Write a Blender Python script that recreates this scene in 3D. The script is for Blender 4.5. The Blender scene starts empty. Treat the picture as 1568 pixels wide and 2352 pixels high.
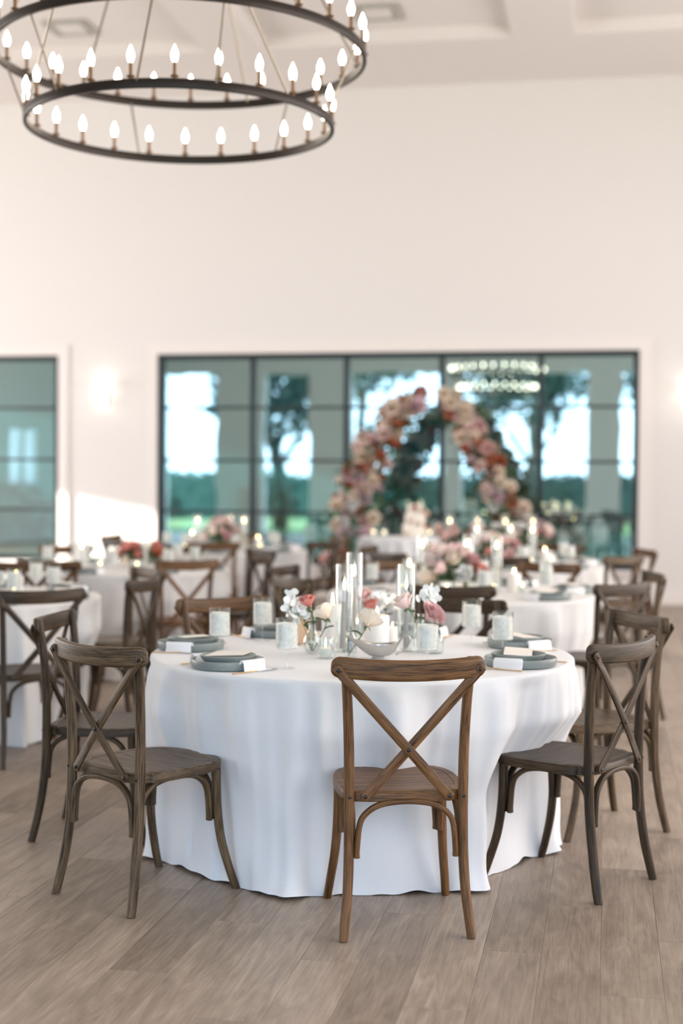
import bpy, math, random
from mathutils import Vector, Matrix, Quaternion
random.seed(7)
R = math.radians
PI = math.pi
S = bpy.context.scene
C = S.collection
F, CAMH, YH = 3267.0, 1.44, 1108.0
TH = R(10.5)          # the room's long axis lies 10.5 deg right of the lens axis
ROLL = R(.4)
PITCH = math.atan((1176 - YH) / F)

# ------------------------------------------------------------ camera
cd = bpy.data.cameras.new('camera')
cam = bpy.data.objects.new('camera', cd); C.objects.link(cam)
cd.sensor_fit = 'HORIZONTAL'; cd.sensor_width = 24.0; cd.lens = F / 1568 * 24.0
cd.clip_start = .05; cd.clip_end = 300
q = Matrix.Rotation(TH, 4, 'Z') @ Matrix.Rotation(PI / 2 - PITCH, 4, 'X') @ Matrix.Rotation(ROLL, 4, 'Z')
cam.matrix_world = Matrix.Translation((0, 0, CAMH)) @ q
cd.dof.use_dof = True; cd.dof.focus_distance = 4.62; cd.dof.aperture_fstop = 1.4
S.camera = cam

# ------------------------------------------------------------ sky, sun, exposure
S.view_settings.view_transform = 'Standard'
S.view_settings.look = 'None'
S.view_settings.gamma = 1.0
S.view_settings.use_curve_mapping = False
S.view_settings.exposure = 0.71
w = bpy.data.worlds.new('sky'); S.world = w; w.use_nodes = True
nt = w.node_tree; bg = nt.nodes['Background']
tc = nt.nodes.new('ShaderNodeTexCoord'); sx = nt.nodes.new('ShaderNodeSeparateXYZ')
rp = nt.nodes.new('ShaderNodeValToRGB')
nt.links.new(tc.outputs['Generated'], sx.inputs[0]); nt.links.new(sx.outputs['Z'], rp.inputs[0])
rp.color_ramp.elements[0].color = (.62, .79, 1, 1); rp.color_ramp.elements[0].position = 0
rp.color_ramp.elements[1].color = (.50, .70, 1, 1); rp.color_ramp.elements[1].position = .8
nt.links.new(rp.outputs[0], bg.inputs[0]); bg.inputs[1].default_value = 4.4

def lamp(name, kind, loc, rot, energy, col, **kw):
    l = bpy.data.lights.new(name, kind); l.energy = energy; l.color = col
    for k, v in kw.items(): setattr(l, k, v)
    o = bpy.data.objects.new(name, l); C.objects.link(o); o.location = loc; o.rotation_euler = rot
    return o
def aim(o, d): o.rotation_mode = 'QUATERNION'; o.rotation_quaternion = Vector(d).to_track_quat('-Z', 'Y')
sun = lamp('sun', 'SUN', (-20, 0, 12), (0, 0, 0), 16.0, (1, .93, .82), angle=R(1.2))
aim(sun, (.966, .26, -.19))
# soft fill lamps added along the side walls, with no windows behind them
o = lamp('left_fill', 'AREA', (-13.3, 10.5, 2.6), (0, 0, 0), 430, (1, .95, .93), shape='RECTANGLE', size=9, size_y=4.0); aim(o, (1, 0, 0))
o = lamp('right_fill', 'AREA', (4.85, 8.0, 2.6), (0, 0, 0), 420, (1, .95, .93), shape='RECTANGLE', size=13, size_y=4.0); aim(o, (-1, 0, 0))
WALL_Y, BACK_Y, LEFT_X, RIGHT_X = 17.5, -4.0, -13.5, 5.0
BACK_OPEN = [(-12.4, -10.9), (-9.5, -8.2), (-7.0, -4.4), (-3.9, -.5), (.4, 4.2)]
for a, b in BACK_OPEN:
    o = lamp('sky_portal', 'AREA', ((a + b) / 2, BACK_Y - .05, 2.25), (0, 0, 0), 10, (1, 1, 1), shape='RECTANGLE', size=b - a, size_y=4.5)
    o.data.cycles.is_portal = True; aim(o, (0, 1, 0))

# ------------------------------------------------------------ projection helpers (photo pixel -> place in the room)
def c2w(x, d, z=0.0):
    c, s = math.cos(TH), math.sin(TH)
    return Vector((x * c - d * s, x * s + d * c, z))
def ray(u, v):
    x, y = u - 784, v - 1176
    c, s = math.cos(ROLL), math.sin(ROLL)
    return (x * c + y * s) / F, (-x * s + y * c + 1176 - YH) / F
def at(u, v, z=0.0):
    x, y = ray(u, v); d = (CAMH - z) / y
    return c2w(x * d, d, z)
def atd(u, v, d):
    x, y = ray(u, v)
    return c2w(x * d, d, CAMH - y * d)
def onwall(u, v, Y=WALL_Y):
    x, y = ray(u, v); p = c2w(x, 1); k = Y / p.y
    return Vector((p.x * k, Y, CAMH - y * k))

# ------------------------------------------------------------ materials
def M(name):
    m = bpy.data.materials.new(name); m.use_nodes = True
    return m, m.node_tree, m.node_tree.nodes['Principled BSDF']
def plain(name, col, rough=.5, metal=0, **kw):
    m, t, b = M(name)
    b.inputs['Base Color'].default_value = (*col, 1); b.inputs['Roughness'].default_value = rough
    b.inputs['Metallic'].default_value = metal
    n = t.nodes.new('ShaderNodeTexNoise'); n.inputs['Scale'].default_value = kw.pop('ns', 30.0)
    tcn = t.nodes.new('ShaderNodeTexCoord'); t.links.new(tcn.outputs['Object'], n.inputs['Vector'])
    va = kw.pop('var', .06)
    mx = t.nodes.new('ShaderNodeMix'); mx.data_type = 'RGBA'
    mx.inputs[6].default_value = (*[c * (1 - va) for c in col], 1); mx.inputs[7].default_value = (*[min(1, c * (1 + va)) for c in col], 1)
    t.links.new(n.outputs[0], mx.inputs[0]); t.links.new(mx.outputs[2], b.inputs['Base Color'])
    bs = kw.pop('bump', 0)
    if bs:
        bp = t.nodes.new('ShaderNodeBump'); bp.inputs['Strength'].default_value = bs; bp.inputs['Distance'].default_value = .002
        t.links.new(n.outputs[0], bp.inputs['Height']); t.links.new(bp.outputs[0], b.inputs['Normal'])
    for k, v in kw.items(): b.inputs[k].default_value = v
    return m
def emit(name, col, s):
    m, t, b = M(name); b.inputs['Base Color'].default_value = (*col, 1)
    b.inputs['Emission Color'].default_value = (*col, 1); b.inputs['Emission Strength'].default_value = s
    return m
def thin_glass(name, tint=(.97, .985, .98), edge=.55, base=.05, rough=.02):
    m = bpy.data.materials.new(name); m.use_nodes = True; t = m.node_tree
    for n in list(t.nodes): t.nodes.remove(n)
    o = t.nodes.new('ShaderNodeOutputMaterial'); mx = t.nodes.new('ShaderNodeMixShader')
    tr = t.nodes.new('ShaderNodeBsdfTransparent'); gl = t.nodes.new('ShaderNodeBsdfGlossy')
    lw = t.nodes.new('ShaderNodeLayerWeight'); lw.inputs[0].default_value = .25
    mr = t.nodes.new('ShaderNodeMapRange'); mr.inputs[3].default_value = base; mr.inputs[4].default_value = edge
    tr.inputs[0].default_value = (*tint, 1); gl.inputs[0].default_value = (.95, .97, .97, 1); gl.inputs['Roughness'].default_value = rough
    t.links.new(lw.outputs['Facing'], mr.inputs[0]); t.links.new(mr.outputs[0], mx.inputs[0])
    t.links.new(tr.outputs[0], mx.inputs[1]); t.links.new(gl.outputs[0], mx.inputs[2]); t.links.new(mx.outputs[0], o.inputs[0])
    return m
def window_glass():
    m = bpy.data.materials.new('teal_window_glass'); m.use_nodes = True; t = m.node_tree
    for n in list(t.nodes): t.nodes.remove(n)
    o = t.nodes.new('ShaderNodeOutputMaterial'); mx = t.nodes.new('ShaderNodeMixShader'); mx.inputs[0].default_value = .47
    tr = t.nodes.new('ShaderNodeBsdfTransparent'); gl = t.nodes.new('ShaderNodeBsdfGlossy')
    tr.inputs[0].default_value = (.18, .50, .53, 1); gl.inputs[0].default_value = (.84, .99, .96, 1); gl.inputs['Roughness'].default_value = .015
    nz = t.nodes.new('ShaderNodeTexNoise'); nz.inputs['Scale'].default_value = 1.3
    g = t.nodes.new('ShaderNodeNewGeometry'); t.links.new(g.outputs['Position'], nz.inputs['Vector'])
    bp = t.nodes.new('ShaderNodeBump'); bp.inputs['Strength'].default_value = .05; bp.inputs['Distance'].default_value = .02
    t.links.new(nz.outputs[0], bp.inputs['Height']); t.links.new(bp.outputs[0], gl.inputs['Normal'])
    t.links.new(tr.outputs[0], mx.inputs[1]); t.links.new(gl.outputs[0], mx.inputs[2]); t.links.new(mx.outputs[0], o.inputs[0])
    return m
def math_n(t, op, a, b=None):
    n = t.nodes.new('ShaderNodeMath'); n.operation = op
    for i, v in enumerate((a, b)):
        if v is None: continue
        if isinstance(v, (int, float)): n.inputs[i].default_value = v
        else: t.links.new(v, n.inputs[i])
    return n.outputs[0]
def wood(name, dark, mid, light, wear=.5):
    """grain follows each part's length: uv.x runs along it, in metres"""
    m, t, b = M(name)
    uv = t.nodes.new('ShaderNodeUVMap'); uv.uv_map = 'UVMap'
    oi = t.nodes.new('ShaderNodeObjectInfo')
    cx = t.nodes.new('ShaderNodeCombineXYZ'); t.links.new(math_n(t, 'MULTIPLY', oi.outputs['Random'], 37.0), cx.inputs[0]); t.links.new(math_n(t, 'MULTIPLY', oi.outputs['Random'], 11.0), cx.inputs[1])
    ad = t.nodes.new('ShaderNodeVectorMath'); t.links.new(uv.outputs[0], ad.inputs[0]); t.links.new(cx.outputs[0], ad.inputs[1])
    mp = t.nodes.new('ShaderNodeMapping'); mp.inputs['Scale'].default_value = (11, 300, 1); t.links.new(ad.outputs[0], mp.inputs[0])
    n1 = t.nodes.new('ShaderNodeTexNoise'); n1.inputs['Scale'].default_value = 1; n1.inputs['Detail'].default_value = 5; n1.inputs['Roughness'].default_value = .65
    t.links.new(mp.outputs[0], n1.inputs['Vector'])
    mp2 = t.nodes.new('ShaderNodeMapping'); mp2.inputs['Scale'].default_value = (3.0, 34, 1); t.links.new(ad.outputs[0], mp2.inputs[0])
    n2 = t.nodes.new('ShaderNodeTexNoise'); n2.inputs['Scale'].default_value = 1; n2.inputs['Detail'].default_value = 4; n2.inputs['Distortion'].default_value = .8
    t.links.new(mp2.outputs[0], n2.inputs['Vector'])
    r1 = t.nodes.new('ShaderNodeValToRGB'); e = r1.color_ramp.elements
    e[0].position = .40; e[0].color = (*dark, 1); e[1].position = .62; e[1].color = (*light, 1)
    k = e.new(.5); k.color = (*mid, 1)
    fac = math_n(t, 'ADD', math_n(t, 'MULTIPLY', n1.outputs[0], .62), math_n(t, 'MULTIPLY', n2.outputs[0], .38))
    t.links.new(fac, r1.inputs[0]); t.links.new(r1.outputs[0], b.inputs['Base Color'])
    b.inputs['Roughness'].default_value = .40; b.inputs['Specular IOR Level'].default_value = .32
    bp = t.nodes.new('ShaderNodeBump'); bp.inputs['Strength'].default_value = .6; bp.inputs['Distance'].default_value = .0015
    t.links.new(n1.outputs[0], bp.inputs['Height']); t.links.new(bp.outputs[0], b.inputs['Normal'])
    return m
PW, PL = .178, 1.35
def floor_mat(name):
    m, t, b = M(name)
    g = t.nodes.new('ShaderNodeNewGeometry'); s = t.nodes.new('ShaderNodeSeparateXYZ'); t.links.new(g.outputs['Position'], s.inputs[0])
    col = math_n(t, 'FLOOR', math_n(t, 'DIVIDE', s.outputs[0], PW))
    off = math_n(t, 'FRACT', math_n(t, 'MULTIPLY', col, .618034))
    row = math_n(t, 'FLOOR', math_n(t, 'ADD', math_n(t, 'DIVIDE', s.outputs[1], PL), off))
    cb = t.nodes.new('ShaderNodeCombineXYZ'); t.links.new(col, cb.inputs[0]); t.links.new(row, cb.inputs[1])
    wn = t.nodes.new('ShaderNodeTexWhiteNoise'); t.links.new(cb.outputs[0], wn.inputs[0])
    ad = t.nodes.new('ShaderNodeVectorMath'); ad.operation = 'MULTIPLY_ADD'
    ad.inputs[1].default_value = (23, 17, 5); t.links.new(wn.outputs['Color'], ad.inputs[0]); t.links.new(g.outputs['Position'], ad.inputs[2])
    def grain(sc, det, dist):
        mp = t.nodes.new('ShaderNodeMapping'); mp.inputs['Scale'].default_value = sc; t.links.new(ad.outputs[0], mp.inputs[0])
        n = t.nodes.new('ShaderNodeTexNoise'); n.inputs['Scale'].default_value = 1; n.inputs['Detail'].default_value = det; n.inputs['Distortion'].default_value = dist
        n.inputs['Roughness'].default_value = .6
        t.links.new(mp.outputs[0], n.inputs['Vector']); return n.outputs[0]
    fine = grain((150, 5, 1), 5, .3); mid = grain((13, 1.8, 1), 5, 2.6); big = grain((5, 2.2, 1), 3, 1.2)
    f = math_n(t, 'ADD', math_n(t, 'ADD', math_n(t, 'MULTIPLY', fine, .28), math_n(t, 'MULTIPLY', mid, .36)), math_n(t, 'MULTIPLY', big, .22))
    f = math_n(t, 'ADD', f, math_n(t, 'MULTIPLY', wn.outputs['Value'], .15))
    r1 = t.nodes.new('ShaderNodeValToRGB'); e = r1.color_ramp.elements
    e[0].position = .36; e[0].color = (.175, .130, .098, 1); e[1].position = .70; e[1].color = (.50, .405, .325, 1)
    k = e.new(.52); k.color = (.32, .25, .195, 1)
    t.links.new(f, r1.inputs[0]); t.links.new(r1.outputs[0], b.inputs['Base Color'])
    rr = t.nodes.new('ShaderNodeMapRange'); rr.inputs[3].default_value = .34; rr.inputs[4].default_value = .52; t.links.new(mid, rr.inputs[0]); t.links.new(rr.outputs[0], b.inputs['Roughness'])
    bp = t.nodes.new('ShaderNodeBump'); bp.inputs['Strength'].default_value = .25; bp.inputs['Distance'].default_value = .001
    t.links.new(fine, bp.inputs['Height']); t.links.new(bp.outputs[0], b.inputs['Normal'])
    return m
def linen(name, col, weave=.25):
    m, t, b = M(name); b.inputs['Roughness'].default_value = .9
    b.inputs['Sheen Weight'].default_value = .15
    uv = t.nodes.new('ShaderNodeUVMap'); uv.uv_map = 'UVMap'
    hs = []
    for sc in ((900, 14, 1), (14, 900, 1)):
        mp = t.nodes.new('ShaderNodeMapping'); mp.inputs['Scale'].default_value = sc; t.links.new(uv.outputs[0], mp.inputs[0])
        n = t.nodes.new('ShaderNodeTexNoise'); n.inputs['Scale'].default_value = 1; n.inputs['Detail'].default_value = 2
        t.links.new(mp.outputs[0], n.inputs['Vector']); hs.append(n.outputs[0])
    h = math_n(t, 'MULTIPLY', math_n(t, 'ADD', hs[0], hs[1]), .5)
    mx = t.nodes.new('ShaderNodeMix'); mx.data_type = 'RGBA'
    mx.inputs[6].default_value = (*[c * .90 for c in col], 1); mx.inputs[7].default_value = (*[min(1, c * 1.08) for c in col], 1)
    t.links.new(h, mx.inputs[0]); t.links.new(mx.outputs[2], b.inputs['Base Color'])
    bp = t.nodes.new('ShaderNodeBump'); bp.inputs['Strength'].default_value = weave; bp.inputs['Distance'].default_value = .0015
    t.links.new(h, bp.inputs['Height']); t.links.new(bp.outputs[0], b.inputs['Normal'])
    return m
def ice_mat():
    m = bpy.data.materials.new('iced_water'); m.use_nodes = True; t = m.node_tree
    b = t.nodes['Principled BSDF']; o = t.nodes['Material Output']
    b.inputs['Base Color'].default_value = (1, .955, .91, 1); b.inputs['Roughness'].default_value = .25
    b.inputs['Subsurface Weight'].default_value = 0
    tr = t.nodes.new('ShaderNodeBsdfTransparent'); mx = t.nodes.new('ShaderNodeMixShader')
    tcn = t.nodes.new('ShaderNodeTexCoord')
    v = t.nodes.new('ShaderNodeTexNoise'); v.inputs['Scale'].default_value = 38; v.inputs['Detail'].default_value = 5; v.inputs['Distortion'].default_value = 2.5
    t.links.new(tcn.outputs['Object'], v.inputs['Vector'])
    mr = t.nodes.new('ShaderNodeMapRange'); mr.inputs[1].default_value = .35; mr.inputs[2].default_value = .65; mr.inputs[3].default_value = .80; mr.inputs[4].default_value = .98
    t.links.new(v.outputs[0], mr.inputs[0]); t.links.new(mr.outputs[0], mx.inputs[0])
    bp = t.nodes.new('ShaderNodeBump'); bp.inputs['Strength'].default_value = .5; bp.inputs['Distance'].default_value = .003
    t.links.new(v.outputs[0], bp.inputs['Height']); t.links.new(bp.outputs[0], b.inputs['Normal'])
    t.links.new(tr.outputs[0], mx.inputs[1]); t.links.new(b.outputs[0], mx.inputs[2]); t.links.new(mx.outputs[0], o.inputs[0])
    return m
def petal_mat(name, col, tip):
    m, t, b = M(name); b.inputs['Roughness'].default_value = .6
    b.inputs['Subsurface Weight'].default_value = .0
    uv = t.nodes.new('ShaderNodeUVMap'); uv.uv_map = 'UVMap'
    s = t.nodes.new('ShaderNodeSeparateXYZ'); t.links.new(uv.outputs[0], s.inputs[0])
    mx = t.nodes.new('ShaderNodeMix'); mx.data_type = 'RGBA'
    mx.inputs[6].default_value = (*col, 1); mx.inputs[7].default_value = (*tip, 1)
    t.links.new(s.outputs[1], mx.inputs[0]); t.links.new(mx.outputs[2], b.inputs['Base Color'])
    return m

m_wall = plain('warm_white_paint', (.83, .80, .78), .75, var=.01, ns=.6)
m_ceil = plain('ceiling_paint', (.83, .785, .755), .8, var=.01, ns=.6)
m_trim = plain('white_trim_paint', (.88, .83, .80), .5, var=.01)
m_frame = plain('black_steel', (.012, .022, .024), .35)
m_floor = floor_mat('oak_plank_floor')
m_gap = plain('plank_joint', (.16, .12, .09), .8)
m_cloth = linen('white_linen', (.80, .80, .82))
m_cloth2 = linen('ivory_linen', (.76, .745, .735))
m_nap = linen('napkin_linen', (.90, .89, .90), .12)
W = dict(brown=wood('brown_oak', (.030, .012, .004), (.140, .064, .022), (.24, .120, .048)),
         grey=wood('weathered_grey_oak', (.016, .010, .005), (.082, .049, .023), (.19, .128, .074)),
         dark=wood('dark_walnut', (.010, .006, .003), (.044, .025, .011), (.105, .064, .032)),
         amber=wood('amber_oak', (.025, .011, .004), (.105, .051, .019), (.20, .106, .045)))
m_bolt = plain('dark_bolt', (.05, .045, .042), .35, .9)
m_plate = plain('sage_stoneware', (.245, .278, .268), .34, var=.08, ns=60)
m_gold = plain('brushed_gold', (.78, .52, .24), .3, 1)
m_steel = plain('polished_steel', (.75, .75, .76), .16, 1)
m_silver = plain('silver_boat', (.58, .56, .54), .2, 1)
m_card = plain('ivory_card', (.88, .83, .77), .7, var=.02)
m_kraft = plain('tan_card', (.62, .42, .28), .8)
m_glass = thin_glass('clear_glass')
m_ribbed = thin_glass('ribbed_glass', (.94, .965, .955), .65, .09, .06)
m_ice = ice_mat()
m_wgl = window_glass()
m_wax = plain('white_wax', (.90, .87, .83), .5, var=.02)
m_wax.node_tree.nodes['Principled BSDF'].inputs['Emission Color'].default_value = (1, .8, .55, 1)
m_taper = plain('grey_taper_wax', (.42, .38, .37), .45, var=.04)
m_ivtaper = plain('ivory_taper_wax', (.85, .78, .66), .45, var=.04)
m_wick = plain('wick', (.03, .02, .02), .9)
m_flame = emit('flame', (1, .72, .36), 14)
m_bulb = emit('bulb', (1, .87, .70), 9)
m_bronze = plain('dark_bronze', (.030, .022, .018), .38, .6)
m_sleeve = plain('aged_brass', (.20, .12, .07), .35, .8)
m_rod = plain('rod_metal', (.30, .26, .20), .35, .8)
m_sconce = emit('sconce_glass', (1, .93, .84), 1.5)
m_vent = plain('vent_grille', (.42, .40, .36), .6)
m_ventp = plain('vent_panel', (.80, .76, .72), .7)
P = dict(coral=petal_mat('coral_petal', (.62, .16, .13), (.78, .30, .25)), blush=petal_mat('blush_petal', (.86, .60, .53), (.90, .74, .68)),
         cream=petal_mat('cream_petal', (.86, .66, .47), (.90, .80, .68)), mauve=petal_mat('mauve_petal', (.62, .33, .33), (.74, .47, .46)),
         white=petal_mat('white_petal', (.90, .90, .84), (.94, .94, .92)), pink=petal_mat('pink_petal', (.84, .50, .48), (.90, .66, .63)),
         terra=petal_mat('terracotta_petal', (.42, .11, .05), (.58, .20, .10)), lilac=petal_mat('lilac_petal', (.70, .48, .53), (.80, .62, .66)))
m_leaf = plain('leaf_green', (.05, .11, .035), .55, var=.5, ns=40)
m_stem = plain('stem_green', (.10, .17, .05), .6, var=.3)
m_bush = plain('bush_leaf', (.075, .095, .07), .6, var=.6, ns=3)
m_bark = plain('bark', (.10, .075, .055), .9, var=.4, ns=12)
m_lawn = plain('lawn', (.16, .25, .07), .9, var=.4, ns=2)
m_patio = plain('patio_slab', (.38, .38, .36), .8, var=.1, ns=1)
m_ext = plain('outer_render', (.42, .42, .40), .85, var=.08, ns=.5)
m_cake = plain('cake_icing', (.88, .82, .72), .6, var=.05, ns=25, bump=.6)

# ------------------------------------------------------------ mesh builder
def catmull(pts, n=6):
    P_ = [Vector(p) for p in pts]; out = []
    E = [P_[0] * 2 - P_[1]] + P_ + [P_[-1] * 2 - P_[-2]]
    for i in range(1, len(E) - 2):
        a, b, c, d = E[i - 1:i + 3]
        for k in range(n):
            t = k / n
            out.append(.5 * ((2 * b) + (c - a) * t + (2 * a - 5 * b + 4 * c - d) * t * t + (3 * b - a - 3 * c + d) * t ** 3))
    out.append(P_[-1]); return out
def circ(rx, ry=None, n=10):
    ry = rx if ry is None else ry
    return [(rx * math.cos(2 * PI * i / n), ry * math.sin(2 * PI * i / n)) for i in range(n)]
def rrect(a, b, r, k=3):
    out = []
    for cx, cy, s in ((a - r, b - r, 0), (-a + r, b - r, 1), (-a + r, -b + r, 2), (a - r, -b + r, 3)):
        for i in range(k):
            t = (s + i / (k - 1)) * PI / 2
            out.append((cx + r * math.cos(t), cy + r * math.sin(t)))
    return out
class MB:
    def __init__(s): s.v = []; s.f = []; s.u = []
    def face(s, idx, uv): s.f.append(tuple(idx)); s.u += uv
    def sweep(s, path, prof, up=(0, 0, 1), scl=None, cap=True, closed=False):
        up = Vector(up); n = len(path); m = len(prof); base = len(s.v); L = 0; Ls = []
        for i, p in enumerate(path):
            if closed: tg = path[(i + 1) % n] - path[i - 1]
            else: tg = path[min(i + 1, n - 1)] - path[max(i - 1, 0)]
            tg.normalize(); sd = tg.cross(up); sd.normalize(); u2 = sd.cross(tg)
            k = scl(i / (n - 1)) if scl else (1, 1)
            for a, b in prof: s.v.append(p + sd * (a * k[0]) + u2 * (b * k[1]))
            if i: L += (path[i] - path[i - 1]).length
            Ls.append(L)
        per = [0]
        for j in range(m): per.append(per[-1] + math.hypot(prof[j][0] - prof[(j + 1) % m][0], prof[j][1] - prof[(j + 1) % m][1]))
        for i in range(n if closed else n - 1):
            i2 = (i + 1) % n
            l1 = Ls[i2] if i2 else L + .1
            for j in range(m):
                j2 = (j + 1) % m
                s.face((base + i * m + j, base + i2 * m + j, base + i2 * m + j2, base + i * m + j2),
                       [(Ls[i], per[j]), (l1, per[j]), (l1, per[j + 1]), (Ls[i], per[j + 1])])
        if cap and not closed:
            s.face([base + j for j in range(m)], [(a * .3, b) for a, b in prof])
            s.face([base + (n - 1) * m + j for j in reversed(range(m))], [(a * .3, b) for a, b in reversed(prof)])
        return s
    def lathe(s, prof, n=24, o=(0, 0, 0), rib=0, sq=1):
        o = Vector(o); base = len(s.v); L = [0]
        for i in range(1, len(prof)): L.append(L[-1] + math.hypot(prof[i][0] - prof[i - 1][0], prof[i][1] - prof[i - 1][1]))
        for r, z in prof:
            for j in range(n):
                rr = r + (rib if j % 2 else 0) * (r > 1e-4)
                s.v.append(o + Vector((rr * math.cos(2 * PI * j / n), rr * math.sin(2 * PI * j / n) * sq, z)))
        for i in range(len(prof) - 1):
            for j in range(n):
                j2 = (j + 1) % n; a = base + i * n; b = a + n
                s.face((a + j, a + j2, b + j2, b + j), [(j / n * .3, L[i]), ((j + 1) / n * .3, L[i]), ((j + 1) / n * .3, L[i + 1]), (j / n * .3, L[i + 1])])
        return s
    def box(s, a, b, rot=None, o=(0, 0, 0)):
        base = len(s.v); o = Vector(o)
        for z in (a[2], b[2]):
            for x, y in ((a[0], a[1]), (b[0], a[1]), (b[0], b[1]), (a[0], b[1])):
                p = Vector((x, y, z)); s.v.append((rot @ p if rot else p) + o)
        for q_ in ((3, 2, 1, 0), (4, 5, 6, 7), (0, 1, 5, 4), (1, 2, 6, 5), (2, 3, 7, 6), (3, 0, 4, 7)):
            p = [s.v[base + k] for k in q_]; w_ = (p[1] - p[0]).length; h = (p[2] - p[1]).length
            s.face([base + k for k in q_], [(0, 0), (w_, 0), (w_, h), (0, h)])
        return s
    def grid(s, fn, nu, nv, wrap=False):
        base = len(s.v)
        for i in range(nu if wrap else nu + 1):
            for j in range(nv + 1): s.v.append(Vector(fn(i / nu, j / nv)))
        N = nu if wrap else nu + 1
        for i in range(nu):
            i2 = (i + 1) % N
            for j in range(nv):
                s.face((base + i * (nv + 1) + j, base + i2 * (nv + 1) + j, base + i2 * (nv + 1) + j + 1, base + i * (nv + 1) + j + 1),
                       [(i / nu, j / nv), ((i + 1) / nu, j / nv), ((i + 1) / nu, (j + 1) / nv), (i / nu, (j + 1) / nv)])
        return s
    def mesh(s, name, mat, smooth=40):
        me = bpy.data.meshes.new(name); me.from_pydata([tuple(v) for v in s.v], [], s.f)
        uv = me.uv_layers.new(name='UVMap'); uv.data.foreach_set('uv', [c for p in s.u for c in p])
        if smooth:
            me.polygons.foreach_set('use_smooth', [True] * len(me.polygons)); me.update(); me.set_sharp_from_angle(angle=R(smooth))
        me.materials.append(mat); me.update(); return me
    def obj(s, name, mat, parent=None, loc=None, smooth=40):
        return inst(name, s.mesh(name, mat, smooth), parent, loc)
def inst(name, me, parent=None, loc=None, rot=None, mat=None, scale=None):
    o = bpy.data.objects.new(name, me); C.objects.link(o)
    if parent: o.parent = parent
    if loc is not None: o.location = loc
    if rot is not None: o.rotation_euler = rot
    if scale is not None: o.scale = (scale,) * 3 if isinstance(scale, (int, float)) else scale
    if mat: o.material_slots[0].link = 'OBJECT'; o.material_slots[0].material = mat
    return o
def tag(o, label=None, cat=None, group=None, kind=None):
    if label: o['label'] = label
    if cat: o['category'] = cat
    if group: o['group'] = group
    if kind: o['kind'] = kind
    return o
def thing(name, label, cat, loc=(0, 0, 0), rz=0, group=None):
    o = bpy.data.objects.new(name, None); C.objects.link(o); o.empty_display_size = .1
    o.location = loc; o.rotation_euler = (0, 0, rz)
    return tag(o, label, cat, group)
def struct(name, mb, mat, parent=None, smooth=0):
    o = mb.obj(name, mat, parent, smooth=smooth)
    if not parent: o['kind'] = 'structure'
    return o
def dup(root, loc, rz, label, group=None, mat=None):
    def cp(o, par):
        c = o.copy(); C.objects.link(c); c.parent = par
        if mat and c.type == 'MESH' and c.material_slots[0].material in W.values():
            c.material_slots[0].link = 'OBJECT'; c.material_slots[0].material = mat
        for ch in o.children: cp(ch, c)
        return c
    r = cp(root, None); r.location = loc; r.rotation_euler = (0, 0, rz); r['label'] = label
    if group: r['group'] = group
    return r

# ------------------------------------------------------------ room shell
def build_floor():
    fl = struct('floor', MB().box((LEFT_X, BACK_Y, -.10), (RIGHT_X, WALL_Y, -.012)), m_gap)
    rest = MB(); cells = []
    c0, c1 = int(LEFT_X // PW), int(RIGHT_X // PW)
    for c in range(c0, c1 + 1):
        off = (c * .618034) % 1.0
        for r_ in range(-5, 16):
            y0 = (r_ - off) * PL; y1 = y0 + PL
            x0, x1 = max(c * PW, LEFT_X), min((c + 1) * PW, RIGHT_X)
            y0, y1 = max(y0, BACK_Y), min(y1, WALL_Y)
            if y1 - y0 < .05 or x1 - x0 < .02: continue
            mid = c2w(0, 0); px, py = (x0 + x1) / 2, (y0 + y1) / 2
            d = -px * math.sin(TH) + py * math.cos(TH); x = px * math.cos(TH) + py * math.sin(TH)
            vis = d > 3.0 and abs(x) < d * .245 + .5
            cells.append((d if vis else 99 + d, x0, x1, y0, y1))
    cells.sort(); cache = {}
    for i, (d, x0, x1, y0, y1) in enumerate(cells):
        g = .0004
        if i < 300 and d < 90:
            k = (round(x1 - x0, 3), round(y1 - y0, 3))
            if k not in cache:
                w_, l_ = x1 - x0, y1 - y0; mb = MB(); e = .0012
                lo = [(g, g), (w_ - g, g), (w_ - g, l_ - g), (g, l_ - g)]; hi = [(g + e, g + e), (w_ - g - e, g + e), (w_ - g - e, l_ - g - e), (g + e, l_ - g - e)]
                for z, q_ in ((-.012, lo), (-.0008, lo), (0, hi)):
                    for x, y in q_: mb.v.append(Vector((x, y, z)))
                for b_ in (0, 4):
                    for j in range(4): mb.face((b_ + j, b_ + (j + 1) % 4, b_ + 4 + (j + 1) % 4, b_ + 4 + j), [(0, 0)] * 4)
                mb.face((8, 9, 10, 11), [(0, 0)] * 4)
                cache[k] = mb.mesh('plank', m_floor, 0)
            inst('plank', cache[k], fl, (x0, y0, 0))
        else: rest.box((x0 + g, y0 + g, -.012), (x1 - g, y1 - g, 0))
    o = rest.obj('far_planks', m_floor, fl, smooth=0); o['kind'] = 'stuff'
build_floor()

ZC = 6.33; ZR = ZC + .15; ZTOP = ZR + .2
YE = 15.75; BX = [(-4.53 + 3.47 * k, -3.86 + 3.47 * k) for k in range(-2, 3)]   # beams between the recessed bays
mb = MB().box((LEFT_X - .3, BACK_Y - .3, ZR), (RIGHT_X + .3, WALL_Y + .3, ZTOP))
mb.box((LEFT_X, YE, ZC), (RIGHT_X, WALL_Y, ZR)); mb.box((LEFT_X, BACK_Y, ZC), (RIGHT_X, BACK_Y + 1.7, ZR))
for a, b in BX: mb.box((a, BACK_Y + 1.7, ZC), (b, YE, ZR))
struct('ceiling', mb, m_ceil)

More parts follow.
